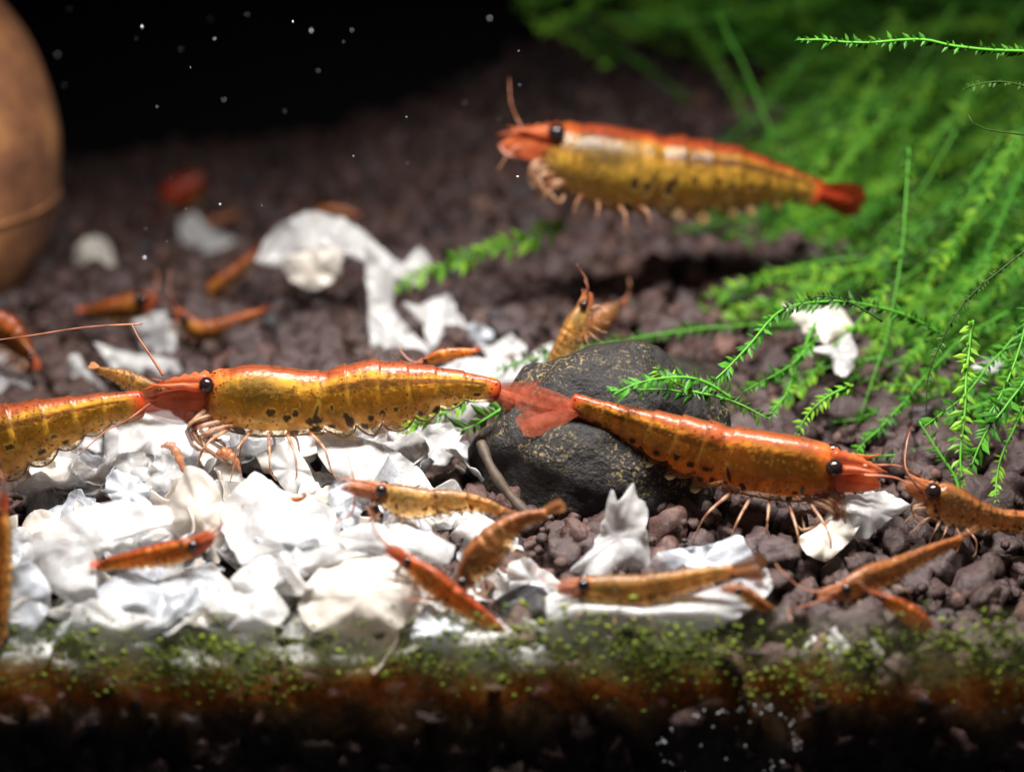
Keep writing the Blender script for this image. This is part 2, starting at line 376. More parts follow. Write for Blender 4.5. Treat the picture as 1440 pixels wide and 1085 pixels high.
tag(obj('black_stone', mesh('black_stone', rv, IF5, rock()), loc=c), 'rounded black stone with yellow mineral flecks, bedded in the gravel', 'stone')
c2 = P(905, 572, 14.9); rv2 = lump(IV5, 8.1, 0.14, 1.0)*np.array([0.78, 0.6, 0.38])
tag(obj('black_stone', mesh('black_stone', rv2, IF5, bpy.data.materials['black_speckled_stone']), loc=c2), 'low flat-topped black flecked stone behind the rounded black stone', 'stone')

# ------------------------------------------------------------------ food flakes
def patch_vf(out2, rings, fn):
    """star-shaped outline filled with rings; fn maps (u, v, r) arrays to 3D"""
    o = np.asarray(out2); n = len(o); c = o.mean(0)
    U, R = [c[None]], [np.zeros(1)]
    for k in range(1, rings+1):
        r = (k/rings)**0.8; U.append(c + (o-c)*r); R.append(np.full(n, r))
    uv = np.vstack(U); rr = np.concatenate(R); v = fn(uv[:, 0], uv[:, 1], rr)
    f = [(0, 1+j, 1+(j+1) % n) for j in range(n)]
    for k in range(rings-1):
        a, b_ = 1+k*n, 1+(k+1)*n
        f += [(a+j, b_+j, b_+(j+1) % n, a+(j+1) % n) for j in range(n)]
    return v, f
def thicken(v, f, th):
    nrm = np.zeros_like(v)
    for q in f:
        a, b_, c = v[q[0]], v[q[1]], v[q[2]]; nn = np.cross(b_-a, c-a)
        for i in q: nrm[i] += nn
    nrm = unit(nrm); n = len(v)
    vv = np.vstack([v+nrm*th/2, v-nrm*th/2]); ff = list(f) + [tuple(i+n for i in q[::-1]) for q in f]
    cnt = {}
    for q in f:
        for a, b_ in zip(q, q[1:]+q[:1]): cnt[(a, b_)] = 1
    rim = [e for e in cnt if (e[1], e[0]) not in cnt]; idx = {}
    ex = []
    for e in rim:
        for i in e:
            if i not in idx: idx[i] = 2*n+len(ex); ex += [vv[i], vv[i+n]]
    for a, b_ in rim: ff.append((idx[b_], idx[a], idx[a]+1, idx[b_]+1))
    return np.vstack([vv, np.array(ex)]), ff
def fbm(u, v, s, seed):
    return np.array([mnoise.noise(Vector((a*s+seed*7.1, b_*s-seed*3.3, seed*1.7))) + 0.5*mnoise.noise(Vector((a*s*2.3-seed, b_*s*2.3+seed*2, seed))) for a, b_ in zip(u, v)])
nfl = [0]
def flake(outline, label, m=None, d=None, ky=0.5, kx=0.0, bulge=0.12, bend=0.0, bax=0.0, wr=0.06, th=0.011, lift=0.10, surf=heap, rag=2.2):
    nfl[0] += 1; sd = nfl[0]*1.37
    q0 = np.array(outline, float); q0 = np.vstack([q0, q0[:1]])
    sl = np.r_[0, np.cumsum(np.linalg.norm(np.diff(q0, axis=0), axis=1))]; uu = np.linspace(0, sl[-1], 72, endpoint=False)
    lin = np.stack([np.interp(uu, sl, q0[:, k]) for k in (0, 1)], 1); o = .6*lin + .4*cr(outline, 72, closed=True); cc = o.mean(0)
    ang = np.arctan2(o[:, 1]-cc[1], o[:, 0]-cc[0])
    jag = fbm(o[:, 0], o[:, 1], 0.05, sd)*rag*1.8 + fbm(o[:, 0], o[:, 1], 0.2, sd+3)*rag*0.8
    o = o + np.stack([np.cos(ang), np.sin(ang)], 1)*jag[:, None]
    if d is None: d = hit(cc[0], min(cc[1]+8, 930), surf) - (lift*.6 if surf is heap else lift+.12)
    d = max(d, float(dglass(cc[1]))+.10)
    pxc = FPX/d
    def fn(u, v, r):
        x, y = (u-cc[0])/pxc, (v-cc[1])/pxc
        s = x*math.cos(bax)+y*math.sin(bax)
        fold = 1-np.abs(fbm(x, y, 1.9, sd+9))*2.2
        ruf = np.sin(np.arctan2(y, x)*(4+sd % 3)+sd)*.5 + np.sin(np.arctan2(y, x)*(7+sd % 2)+2*sd)*.18
        hf = np.abs(fbm(x, y, 5.0, sd+4))
        dd = d + kx*x - ky*y - .45*bulge*(1-r**2) + bend*s*s + wr*1.3*fbm(x, y, 2.6, sd) - wr*1.15*fold*(.35+.65*r) + .02*fbm(x, y, 8.0, sd+2)*r + .06*ruf*r**2.5 + .03*hf
        return P(u, v, np.maximum(dd, dglass(v)+.03+.02*r))
    v, f = patch_vf(o, 14, fn)
    b0 = v.mean(0); v, f = thicken(v, f, th)
    return tag(obj('food_flake', mesh('food_flake', v-b0, f, m or FLK), loc=b0), label, 'food flake')
T, Cc = FLKT, FLKC
flake([(42,660),(62,628),(105,612),(115,650),(140,668),(150,690),(110,697),(62,690)], 'cupped white flake rim lying just below the spotted belly of the cropped shrimp', bulge=-.2, ky=.7)
flake([(138,690),(134,668),(146,640),(148,605),(164,600),(168,640),(160,672),(156,694)], 'narrow upright curled white strip standing beside the cupped flake', bulge=.1, ky=.2, lift=.2)
flake([(150,615),(170,588),(230,578),(266,598),(270,640),(240,648),(205,634),(180,642),(158,640)], 'domed white flake directly under the red tail fan of the cropped shrimp', bulge=.3, ky=.8)
flake([(150,672),(163,660),(195,672),(210,690),(214,714),(196,720),(165,708),(148,692)], 'smooth grey translucent oval flake on the white heap', T, bulge=.15, lift=.28)
flake([(158,658),(172,634),(200,638),(212,668),(192,682),(170,672)], 'small thick rounded white flake tucked above the grey oval flake', bulge=.12, lift=.2)
flake([(204,692),(212,655),(238,635),(262,650),(258,672),(235,690)], 'white leaning flake holding a brown fragment on top of the heap', bulge=.1, lift=.15)
flake([(262,655),(285,660),(308,690),(318,740),(308,795),(280,770),(248,752),(240,715),(250,685)], 'tall arched cream white flake rising like a hood in the heap', Cc, bulge=.35, ky=.2, lift=.25)
flake([(30,775),(70,735),(110,715),(160,705),(235,712),(242,735),(200,748),(160,768),(134,795),(136,852),(100,852),(76,830),(45,800)], 'large folded white sheet of the heap that the small red shrimp lies against', bulge=.2, ky=.7, lift=.25, wr=.07)
flake([(12,800),(45,790),(70,830),(62,872),(30,892),(8,884)], 'pale grey flake leaning beside the orange shrimp on the glass', T, bulge=.1, ky=.2, lift=.15)
flake([(130,832),(170,805),(230,815),(300,790),(312,830),(270,860),(220,872),(160,852)], 'glassy grey white flake lying under the small red shrimp', T, bulge=.15, ky=.8, lift=.02)
flake([(240,860),(262,815),(300,795),(330,830),(320,870),(275,880)], 'cream crumpled flake below the head of the small red shrimp', Cc, bulge=.15, wr=.07)
flake([(95,885),(105,850),(140,842),(180,860),(232,876),(200,902),(130,906)], 'warm white crumbly flake low against the glass below the dark gap', bulge=.15, wr=.07)
flake([(376,634),(388,622),(410,622),(430,650),(446,686),(430,697),(405,692),(384,666)], 'smooth bright oblong white flake beneath the legs of the big central shrimp', bulge=.18, ky=.6, lift=.3, rag=1)
flake([(442,608),(480,610),(540,625),(590,658),(609,690),(560,687),(500,682),(466,664),(448,640)], 'broad flat white flake with a clean curved edge behind the small spotted shrimp', bulge=.12, ky=.7, lift=.05, rag=1, bend=.12)
flake([(318,700),(360,665),(400,690),(440,700),(472,720),(482,772),(440,792),(390,782),(340,792),(312,745)], 'largest lumpy white flake in the middle of the heap', bulge=.3, ky=.8, lift=.15, wr=.07)
flake([(462,690),(490,680),(508,720),(502,752),(480,742),(466,716)], 'small blue white flake under the antennae of the small spotted shrimp', T, bulge=.1, lift=.12)
flake([(478,750),(520,733),(590,745),(642,768),(630,792),(590,787),(540,777),(490,772)], 'long bright white flake between the small spotted shrimp and the angled orange shrimp', bulge=.15, lift=.1)
flake([(418,855),(450,800),(520,783),(575,790),(592,840),(567,882),(500,892),(440,887)], 'broad smooth cream coloured flake low in the heap beside the angled orange shrimp', Cc, bulge=.3, ky=.6, lift=.12)
flake([(325,815),(360,785),(430,768),(520,778),(470,795),(420,812),(380,832),(350,852),(330,838)], 'creased white flake with a cream fold in the centre of the heap', bulge=.12, wr=.07, lift=.15)
flake([(288,850),(330,830),(385,828),(404,860),(380,892),(320,884)], 'rounded white flake with green algae dots low against the glass', bulge=.2)
flake([(578,895),(598,850),(630,862),(652,882),(640,914),(600,914)], 'pale flake wedged under the angled orange shrimp', T, bulge=.12)
flake([(628,885),(680,858),(724,890),(704,925),(640,928)], 'rounded white flake at the tail tip of the angled orange shrimp', bulge=.2)
flake([(800,804),(835,770),(850,722),(861,688),(868,706),(890,680),(894,700),(906,704),(910,742),(914,802),(868,812)], 'tall torn white flake standing upright with jagged points before the black stone', bulge=.16, ky=.15, lift=.15, surf=ground, d=12.4, wr=.07, rag=2.5, kx=.1)
flake([(906,806),(926,776),(1000,766),(1040,752),(1060,780),(1066,802),(1000,812),(950,816)], 'clear glassy flake standing behind the pale shrimp', T, d=12.4, bulge=.08, ky=.2)
flake([(768,840),(800,822),(870,850),(960,842),(1056,818),(1078,798),(1084,832),(1030,872),(970,892),(860,884),(806,912),(768,896)], 'wide white flake spread under the pale shrimp at the glass', surf=ground, lift=.3, bulge=.05, ky=1.7, wr=.06)
flake([(714,792),(740,784),(770,806),(802,830),(770,842),(735,826),(716,832)], 'thin crinkled white flake bridging the hunched shrimp and the pale shrimp', d=12.35, bulge=.1, wr=.07)
flake([(1122,756),(1150,740),(1170,712),(1200,712),(1212,735),(1190,766),(1160,789),(1134,779)], 'shell shaped cream flake hanging under the head of the orange shrimp on the stone', Cc, d=12.75, bulge=.15, rag=1)
flake([(1176,702),(1240,690),(1281,710),(1250,730),(1220,756),(1188,752)], 'crumpled white flake gripped under the snout of the orange shrimp on the stone', d=12.85, bulge=.15, wr=.07)
flake([(1128,912),(1150,886),(1190,880),(1240,890),(1238,922),(1180,936),(1135,932)], 'small algae dotted white flake lying alone against the glass by the gravel', d=11.6, bulge=.15, wr=.07)
flake([(1098,425),(1130,440),(1170,425),(1190,440),(1196,460),(1160,482),(1128,462)], 'white flake with a peach centre caught among the moss stems', Cc, d=15.0, bulge=.1, wr=.07, rag=3)
flake([(1145,492),(1175,480),(1195,468),(1204,500),(1190,532),(1175,526),(1170,502)], 'hooked white flake hanging in the moss below the peach one', d=14.7, bulge=.1)
flake([(1366,516),(1395,503),(1410,514),(1392,524)], 'tiny white flake in the moss above the upright leafy frond', d=14.4, bulge=.05)
flake([(105,345),(125,332),(150,335),(160,365),(158,410),(115,416),(108,380)], 'blurred cream white block shaped flake standing alone near the clay pot', Cc, surf=ground, bulge=.15, ky=.2, lift=.2)
flake([(252,308),(272,298),(300,325),(356,345),(340,357),(300,372),(270,362),(252,335)], 'blurred bluish flake with a thin pointed arm next to the far red shrimp', surf=ground, bulge=.2, lift=.2)
flake([(360,366),(384,320),(430,299),(482,306),(524,338),(556,366),(540,380),(500,362),(440,354),(395,376)], 'large arched white flake forming a canopy on the back gravel', d=16.75, bulge=.3, ky=.3)
flake([(395,368),(430,352),(480,348),(477,386),(445,410),(413,396)], 'smooth cream flake hanging under the arched white canopy', Cc, d=16.55, bulge=.2, ky=.1)
flake([(512,345),(545,362),(578,374),(588,346),(606,365),(594,398),(556,404),(550,440),(526,446),(518,400)], 'branched white flake draping down from one end of the arched canopy', d=16.5, bulge=.12, ky=.1)
flake([(518,418),(545,425),(575,460),(602,490),(597,520),(530,515),(520,465)], 'bluish white triangular flake standing behind the back of the big central shrimp', surf=ground, bulge=.12, ky=.3, lift=.3)
flake([(566,424),(590,430),(628,413),(646,440),(662,470),(682,492),(640,512),(600,500),(598,460)], 'tall ragged white flake behind the big central shrimp', surf=ground, bulge=.15, ky=.3, lift=.35)
flake([(645,472),(665,450),(692,465),(686,487),(660,492)], 'small clear square flake beside the tall ragged flake', T, surf=ground, bulge=.05, ky=.3, lift=.3)
flake([(680,492),(718,470),(738,490),(732,514),(690,518)], 'small bluish white flake above the meeting tail fans', surf=ground, bulge=.1, lift=.25)
flake([(640,505),(735,505),(752,520),(695,560),(645,602),(600,592),(596,545)], 'bright white flake behind the tail of the big central shrimp', d=14.6, bulge=.15, ky=.7)
flake([(186,452),(230,438),(248,470),(242,500),(205,496)], 'blurred rounded white flake behind the long pale antenna', surf=ground, bulge=.2, lift=.3)
flake([(132,482),(160,490),(200,498),(248,508),(252,534),(200,538),(160,520)], 'wide blue tinted flake behind the snout of the big central shrimp', surf=ground, bulge=.15, lift=.25)
flake([(93,505),(110,498),(122,520),(148,545),(140,560),(108,545)], 'small bright pointed flake behind the cropped shrimp back', surf=ground, bulge=.1, lift=.2, ky=.2)
flake([(-30,540),(0,512),(30,520),(46,550),(36,572),(0,590),(-25,575)], 'rounded white flake above the back of the cropped shrimp', surf=ground, bulge=.2, lift=.25)
flake([(-12,497),(15,494),(10,508),(-8,514)], 'thin white flake tip resting above the rounded flake', surf=ground, bulge=.05, lift=.3)
flake([(545,608),(590,600),(640,592),(650,610),(625,655),(580,642)], 'white flake wedged under the tail of the big central shrimp', d=13.9, bulge=.1)
flake([(742,502),(775,482),(800,486),(800,506),(770,518)], 'small white flake at the foot of the upright juvenile', surf=ground, bulge=.05, lift=.2)
flake([(735,868),(748,872),(770,888),(764,892),(744,882)], 'tiny white sliver in the dark gap beside the wide flake', d=11.9, bulge=.02, th=.02, rag=.5)
flake([(330,600),(400,608),(450,615),(440,650),(380,660),(330,650)], 'pale flake directly under the belly of the big central shrimp', d=13.9, bulge=.15)
flake([(270,605),(320,600),(345,640),(330,675),(290,665)], 'cream flake behind the mouthparts of the big central shrimp', Cc, d=13.9, bulge=.15)

for k_, (px0, py0, w_, h_) in enumerate([(40,920,70,40),(110,930,60,36),(190,915,80,44),(270,925,70,40),(345,915,70,46),(420,925,60,36),(500,915,60,34),(660,930,70,36),(750,925,60,34),(860,920,80,40),(940,905,60,36)]):
    an_ = np.linspace(0, 2*np.pi, 9, endpoint=False)
    rr_ = rng.uniform(.75, 1.2, 9)
    o_ = flake([(px0+w_*.62*r_*math.cos(a_), py0+h_*.62*r_*math.sin(a_)) for a_, r_ in zip(an_, rr_)], 'algae dotted white flake wedged between the heap and the front glass', d=float(dglass(py0))+.09, bulge=.05, ky=.35, wr=.03)
    o_['group'] = 'flakes wedged against the front glass'

# small loose flakes filling the heap
fvar = []
for k in range(12):
    a = np.linspace(0, 2*np.pi, 12, endpoint=False); r = rng.uniform(.6, 1.15, 12)
    o = cr(np.stack([np.cos(a)*r, np.sin(a)*r*rng.uniform(.55, .9)], 1), 40, closed=True)
    curl = rng.uniform(0.7, 2.0); sd = 50+k*3.1
    def fn(u, v, rr):
        w = fbm(u, v, 1.5, sd)*0.18 + (1-2*np.abs(fbm(u, v, 1.1, sd+5)))*.12
        return np.stack([np.sin(u*curl)/curl, v, (1-np.cos(u*curl))/curl*rng.choice([-1, 1]) + w], 1)
    v, f = patch_vf(o, 7, fn); v, f = thicken(v, f, 0.032); fvar.append([mesh('food_flake', v, f, m_) for m_ in (FLK, FLKC, FLKT)])
cnt = 0; tries = 0
while cnt < 230 and tries < 3000:
    tries += 1
    px, py = rng.uniform(15, 720), rng.uniform(600, 955)
    if py < 660 and px > 600: continue
    if py < 715 and px < 60: continue
    if px > 600 and rng.random() < .55: continue
    if 60 < px < 110 and 800 < py < 870: continue
    d = hit(px, py) + rng.uniform(0.05, 0.35); w = P(px, py, d)
    if w[1] < 0.2: continue
    o = obj('food_flake', fvar[int(rng.integers(12))][int(rng.choice([0, 0, 0, 1, 2]))], loc=w)
    s = rng.uniform(.15, .33); o.scale = (s, s, s)
    o.rotation_euler = (rng.uniform(-.1, 1.0), rng.uniform(-.6, .6), rng.uniform(0, 6.28))
    tag(o, 'small curled translucent white flake packed among others in the heap', 'food flake', 'small flakes packed in the heap'); cnt += 1

# ------------------------------------------------------------------ shrimps
PAL = {
 'adult': dict(top=(.27, .065, .026), gut=(.10, .028, .012), mid=(.41, .25, .034), low=(.43, .30, .055), belly=(.58, .42, .14), head=(.62, .15, .03), olive=(.09, .06, .016), tail=(.50, .05, .015), a=.9, ab=.6),
 'orange': dict(top=(.30, .08, .03), gut=(.12, .03, .012), mid=(.44, .23, .033), low=(.45, .26, .045), belly=(.52, .22, .05), head=(.62, .14, .03), olive=(.20, .10, .015), tail=(.50, .055, .016), a=.92, ab=.7),
 'juv': dict(top=(.24, .12, .04), gut=(.13, .045, .015), mid=(.46, .29, .10), low=(.52, .36, .16), belly=(.6, .46, .28), head=(.50, .20, .06), olive=(.07, .055, .02), tail=(.55, .20, .05), a=.66, ab=.28),
 'red': dict(top=(.26, .05, .016), gut=(.07, .016, .008), mid=(.60, .25, .05), low=(.68, .35, .08), belly=(.66, .40, .14), head=(.66, .13, .035), olive=(.22, .06, .02), tail=(.55, .12, .03), a=.9, ab=.65),
 'brown': dict(top=(.26, .10, .04), gut=(.12, .04, .015), mid=(.36, .18, .07), low=(.42, .23, .10), belly=(.4, .26, .15), head=(.42, .15, .05), olive=(.12, .06, .02), tail=(.45, .18, .05), a=.8, ab=.4),
 'far': dict(top=(.2, .045, .015), gut=(.30, .07, .02), mid=(.20, .07, .02), low=(.18, .08, .02), belly=(.18, .09, .03), head=(.34, .07, .02), olive=(.25, .11, .02), tail=(.34, .06, .02), a=1.0, ab=.9),
}
PAL['crimson'] = dict(top=(.22, .02, .01), gut=(.1, .01, .005), mid=(.26, .03, .012), low=(.24, .04, .015), belly=(.24, .05, .02), head=(.28, .025, .012), olive=(.15, .02, .01), tail=(.3, .02, .01), a=1.0, ab=.9)
PAL['swim'] = {k: tuple(x*.6 for x in v) if isinstance(v, tuple) else v for k, v in PAL['adult'].items()}; PAL['swim']['top'] = (.26, .05, .02); PAL['swim']['tail'] = (.5, .05, .015)
def lerp(a, b, t): return a + (b-a)*t[..., None]
def shrimp(label, rows, d, snout, pal='juv', hint=(0, -1), roll=0.12, fan=(60, 0.5), d1=None, nt_=120, na=40, legs=True, antl=1.0, seed=0, eyes=True, group=None, fandir=None, ant=None, legl=1.0, fanm=None):
    R = np.random.default_rng(100+seed); p = PAL[pal]; d1 = d if d1 is None else d1
    small = pal not in ('adult', 'orange', 'swim')
    if d == 'auto':
        d = min(hit(a, b_+c*.3) for a, b_, c in rows) - .22
        d = max(d, max(float(dglass(b_))+c*d/FPX*.35+.06 for a, b_, c in rows)); d1 = d
    elif d == 'soil':
        d = min(hit(a, b_+c*.5, ground) for a, b_, c in rows) - .35; d1 = d
    elif d == 'glass':
        d = max(float(dglass(b_))+c*12/FPX*.4+.05 for a, b_, c in rows); d1 = d
    q = cr(rows, nt_); t = np.linspace(0, 1, nt_)
    dd = d + (d1-d)*t
    C = P(q[:, 0], q[:, 1], dd); h = q[:, 2]*dd/FPX
    T_ = unit(np.gradient(C, axis=0))
    hv = RT*hint[0] - UP*hint[1] - FW*roll
    D = unit(hv - T_*(T_ @ hv)[:, None]); Lt = np.cross(T_, D)
    Ltot = np.linalg.norm(np.diff(C, axis=0), axis=1).sum()
    # segments: saw-tooth overlaps of the abdomen plates
    bnd = [0, .40, .50, .60, .70, .79, .88, 1.001]
    fr = np.zeros(nt_); sid = np.zeros(nt_, int)
    for k in range(7):
        s_ = (t >= bnd[k]) & (t < bnd[k+1]); fr[s_] = (t[s_]-bnd[k])/(bnd[k+1]-bnd[k]); sid[s_] = k
    saw = np.where(sid == 0, np.clip((fr-.9)*10, 0, 1)*.03, fr**2*.085)
    endc = np.sqrt(np.clip(1-(1-np.clip(t/.035, 0, 1))**2, 0.02, 1))*np.sqrt(np.clip(1-(1-np.clip((1-t)/.02, 0, 1))**2, .05, 1))
    ang = np.linspace(0, 2*np.pi, na, endpoint=False)
    ca, sa = np.cos(ang), np.sin(ang)
    vent = np.clip(-ca, 0, 1)
    hh = (h/2*endc*(1+saw))*(1-.06*np.exp(-((t-.425)/.022)**2))
    scal = np.where(sid > 0, (np.sin(np.pi*np.clip(fr, 0, 1))**.7-.5)*.30, 0)
    vert = ca[None]*hh[:, None]*(1 + vent[None]*scal[:, None])
    wid = 0.60*hh[:, None]*np.sign(sa)[None]*np.abs(sa)[None]**.85*(1-.35*vent[None]**2)
    V = C[:, None] + D[:, None]*vert[..., None] + Lt[:, None]*wid[..., None]
    V = V.reshape(-1, 3); F = gridfaces(nt_, na) + [tuple(range(na))[::-1], tuple((nt_-1)*na+i for i in range(na))]
    # pigment
    dv = (1-ca)/2; TT, DV = np.meshgrid(t, dv, indexing='ij'); AA = np.meshgrid(t, ang, indexing='ij')[1]
    A = {k: np.array(v)*(1 if k == 'tail' else 1.5) for k, v in p.items() if isinstance(v, tuple)}
    nz = np.array([mnoise.noise(Vector(v)*3.0+Vector((seed*3.1, 0, 0))) for v in V]).reshape(nt_, na)*.16
    nz2 = np.array([mnoise.noise(Vector(v)*7.0+Vector((0, seed*3.1, 0))) for v in V]).reshape(nt_, na)
    x = DV + nz*.5
    col = lerp(A['top'], A['mid'], sstep(.05, .20, x)); col = lerp(col, A['low'], sstep(.40, .62, x)); col = lerp(col, A['belly'], sstep(.72, .95, x))
    ab = sstep(.38, .44, TT)
    gut = np.exp(-((DV-.285)/.062)**4)*sstep(.36, .5, TT)*(1-sstep(.93, .97, TT))
    col = lerp(col, A['gut'], np.clip(gut*1.2, 0, .96))
    hd = (1-sstep(.02, .10, TT+nz*.2))*(1-sstep(.5, .8, DV)); col = lerp(col, A['head'], hd*.85)
    ol = np.exp(-(((TT-.19)/.11)**2 + ((DV-.36)/.22)**2)); col = lerp(col, A['olive'], np.clip(ol*1.5+nz2*.8*ol, 0, .9))
    yl = np.exp(-(((TT-.12)/.05)**2 + ((DV-.55)/.14)**2)); col = lerp(col, np.array([.62, .38, .05]), yl*.55)
    tl = sstep(.93, .985, TT); col = lerp(col, A['tail'], tl*.95)
    rim = np.where(sid > 0, np.exp(-((1-fr)/.12)**2), 0)[:, None]*(1-sstep(.0, .9, DV)); col = col*(1-.22*rim[..., None])
    sp_ = np.zeros_like(TT)
    for side in (1, -1):
        side_m = np.where(np.sin(AA)*side >= 0, 1, 0)
        sl = np.exp(-(((TT-.395-(DV-.5)*-.08)/.0085)**2))*np.exp(-((DV-.64)/.16)**4); sp_ = np.maximum(sp_, sl*side_m*1.3)
        for k in range(22 if not small else 18):
            if k < 14: tt, dd_ = .44+.042*(k % 12)+R.normal(0, .012), R.choice([.62, .74, .84])+R.normal(0, .04)
            else: tt, dd_ = R.uniform(.1, .4), R.uniform(.6, .95)
            rt, rd = R.uniform(.008, .018), R.uniform(.035, .072)
            g = ((TT-tt)/rt)**2 + ((DV-dd_)/rd)**2 + nz2*1.6
            sp_ = np.maximum(sp_, (1-sstep(.7, 1.3, g))*side_m)
    # flesh carries the body colours and the gut; the shell above it carries the red back and the spots
    al = p['a'] + (p['ab']-p['a'])*sstep(.6, .9, DV)
    flesh = np.concatenate([np.clip(col, 0, 1), al[..., None]], -1).reshape(-1, 4)
    sc = lerp(A['top'], A['mid'], sstep(.05, .35, x)); sc = lerp(sc, A['belly'], sstep(.55, .9, x)); sc = lerp(sc, A['tail'], tl*.95)
    sc = lerp(sc, A['head'], hd*.8); sc = sc*(1-.35*rim[..., None]); sc = lerp(sc, np.array([.018, .006, .004]), np.clip(sp_, 0, .97))
    sal = .38*(1-sstep(.03, .14, x)) + .05 + .30*hd + .65*tl + .22*rim[:, :]*(DV < 2)
    sal = np.maximum(np.clip(sal, 0, .95), np.clip(sp_, 0, .97))
    shell = np.concatenate([np.clip(sc, 0, 1), sal[..., None]], -1).reshape(-1, 4)
    CV = np.repeat(C, na, 0); DVv = np.repeat(D, na, 0)
    inn = np.repeat(np.interp(t, [0, .05, .4, .9, 1], [.6, .84, .86, .84, .75]), na)[:, None]
    VI = CV + (V-CV)*inn + DVv*(np.repeat(h, na)[:, None]*.02)
    base = C[nt_//3] - D[nt_//3]*h[nt_//3]*.6
    root = tag(obj('shrimp', None, loc=base), label, 'shrimp', group)
    def part(n, vf, m): return obj(n, mesh(n, vf[0]-base, vf[1], m, smooth=n not in ('uropod', 'telson', 'swimmeret', 'antennal_scale')), root)
    bo_ = obj('body', mesh('body', V-base, F, SHELL, shell), root); obj('flesh', mesh('flesh', VI-base, F, FLESH, flesh), bo_)
    # snout: rostrum and the two antennal scales
    sn, fa, li = (SNOUTJ, FANJ, LIMBJ) if pal in ('juv', 'brown') else (SNOUT, FAN, LIMB)
    i0 = 4; f0 = C[i0]; tip = P(np.array(snout[0]), np.array(snout[1]), np.array(d-.02)); sv = tip-f0; Ls = np.linalg.norm(sv); sd_ = unit(sv)
    h0 = max(h[i0], .02); D0, L0, T0 = D[i0], Lt[i0], T_[i0]
    k = np.linspace(0, 1, 14); rp = []
    for kk in k:
        cc = C[min(12, nt_-1)]*(1-min(1, kk*2.2)) + f0*min(1, kk*2.2) if kk < .45 else f0
        rp.append(f0 + D0*h0*.30*(1-kk) + sv*kk)
    rp = np.array(rp); rp[:, :] += D0*(np.sin(k*np.pi)*Ls*.05)[:, None]
    hgt = np.maximum(h0*.28*(1-k)**.8, .006); tooth = 1+.5*((np.arange(14) % 2)*(k < .8))
    vv = np.stack([rp+D0*(hgt*tooth*.6)[:, None], rp+L0*(hgt*.45)[:, None], rp-D0*(hgt*.6)[:, None], rp-L0*(hgt*.45)[:, None]], 1).reshape(-1, 3)
    part('rostrum', (vv, gridfaces(14, 4)+[(3, 2, 1, 0), tuple(13*4+i for i in range(4))]), sn)
    for s_ in (1, -1):
        part('antennal_scale', blade_vf(f0 - D0*h0*.14 + L0*s_*h0*.2 - sd_*Ls*.15, sd_+L0*s_*.06-D0*.06, D0*.95+L0*s_*.3, Ls*1.0, h0*.74, n=12, tipw=.3, thick=h0*.05, root=.85, taper=.55), sn)
        st = f0 + D0*h0*.12 + L0*s_*h0*.30; an = st + sd_*Ls*.7 + L0*s_*h0*.15 + D0*h0*.04
        part('antennule', tube_vf(np.array([st, (st+an)/2+D0*.01, an, an+sd_*Ls*.22+D0*(R.uniform(-.05, .12))*Ls]), np.array([h0*.12, h0*.09, h0*.03, .003]), 6), sn)
        if eyes:
            ie = max(4, int(nt_*.03)); er = h0*.19 if not small else h0*.29
            ec = C[ie] + D[ie]*h[ie]*(.20 if s_*Lt[ie].dot(FW) < 0 else .24) + Lt[ie]*s_*(h[ie]*.30+er*.45) - T_[ie]*er*.3
            part('eyestalk', tube_vf(np.array([C[ie]+D[ie]*h[ie]*.12+Lt[ie]*s_*h[ie]*.1, ec]), np.array([er*.6, er*.8]), 8), sn)
            part('eye', (lump(IV2, 2, .06)*er+ec, IF2), EYE)
    # antennae
    for s_ in (1, -1):
        if ant:
            a = np.array(ant[0 if s_ == 1 else -1], float); pts = cr(np.column_stack([P(a[:, 0], a[:, 1], np.full(len(a), d-.05) if a.shape[1] < 3 else a[:, 2])]), 24)
        else:
            La = Ltot*antl*R.uniform(.6, 1.0); u1 = D0*R.uniform(-.1, .7)+L0*s_*R.uniform(.1, .6)
            st = f0 + sd_*Ls*.25 - D0*h0*.1 + L0*s_*h0*.25
            pts = cr(np.array([st, st+sd_*La*.3+u1*La*.2, st+sd_*La*.45+u1*La*.5+D0*La*.05, st+sd_*La*.5+u1*La*.85]), 24)
        part('antenna', tube_vf(pts, np.linspace(.012 if not small else .007, .0035, len(pts)), 5), ANT)
    # legs, mouthparts, swimmerets
    lr = h.max()*.030
    if legs:
        for s_ in (1, -1):
            for k in range(4 if not small else 2):
                i = int(nt_*(.03+.03*k)); b0 = C[i]-D[i]*h[i]*.36+Lt[i]*s_*h[i]*.15; hL = h.max()*min(1, legl+.1)
                pts = cr(np.array([b0, b0-D[i]*hL*.22-T_[i]*hL*(.15+.1*k)+Lt[i]*s_*hL*.12, b0-D[i]*hL*R.uniform(.36, .56)-T_[i]*hL*R.uniform(-.12, .1)+Lt[i]*s_*hL*.1, b0-D[i]*hL*R.uniform(.28, .5)+T_[i]*hL*R.uniform(.02, .22)]), 10)
                part('mouthpart', tube_vf(pts, np.linspace(lr*1.5, lr*.6, 10), 6), li)
            for k in range(5):
                i = int(nt_*(.11+.062*k)); hL = h.max(); b0 = C[i]-D[i]*h[i]*.44+Lt[i]*s_*h[i]*.14
                fwd = (.55-.28*k)+R.uniform(-.12, .12); ln = hL*R.uniform(.42, .62)*legl
                kn = b0 - D[i]*ln*.35 - T_[i]*ln*fwd*.8 + Lt[i]*s_*ln*.55
                an = kn - D[i]*ln*.55 - T_[i]*ln*fwd*.3 + Lt[i]*s_*ln*.05
                tp = an - D[i]*ln*.28 + T_[i]*ln*R.uniform(-.2, .2)
                part('leg', tube_vf(cr(np.array([b0, kn, an, tp]), 13), np.r_[np.linspace(lr, lr*.8, 6), np.linspace(lr*.75, lr*.28, 7)], 6), li)
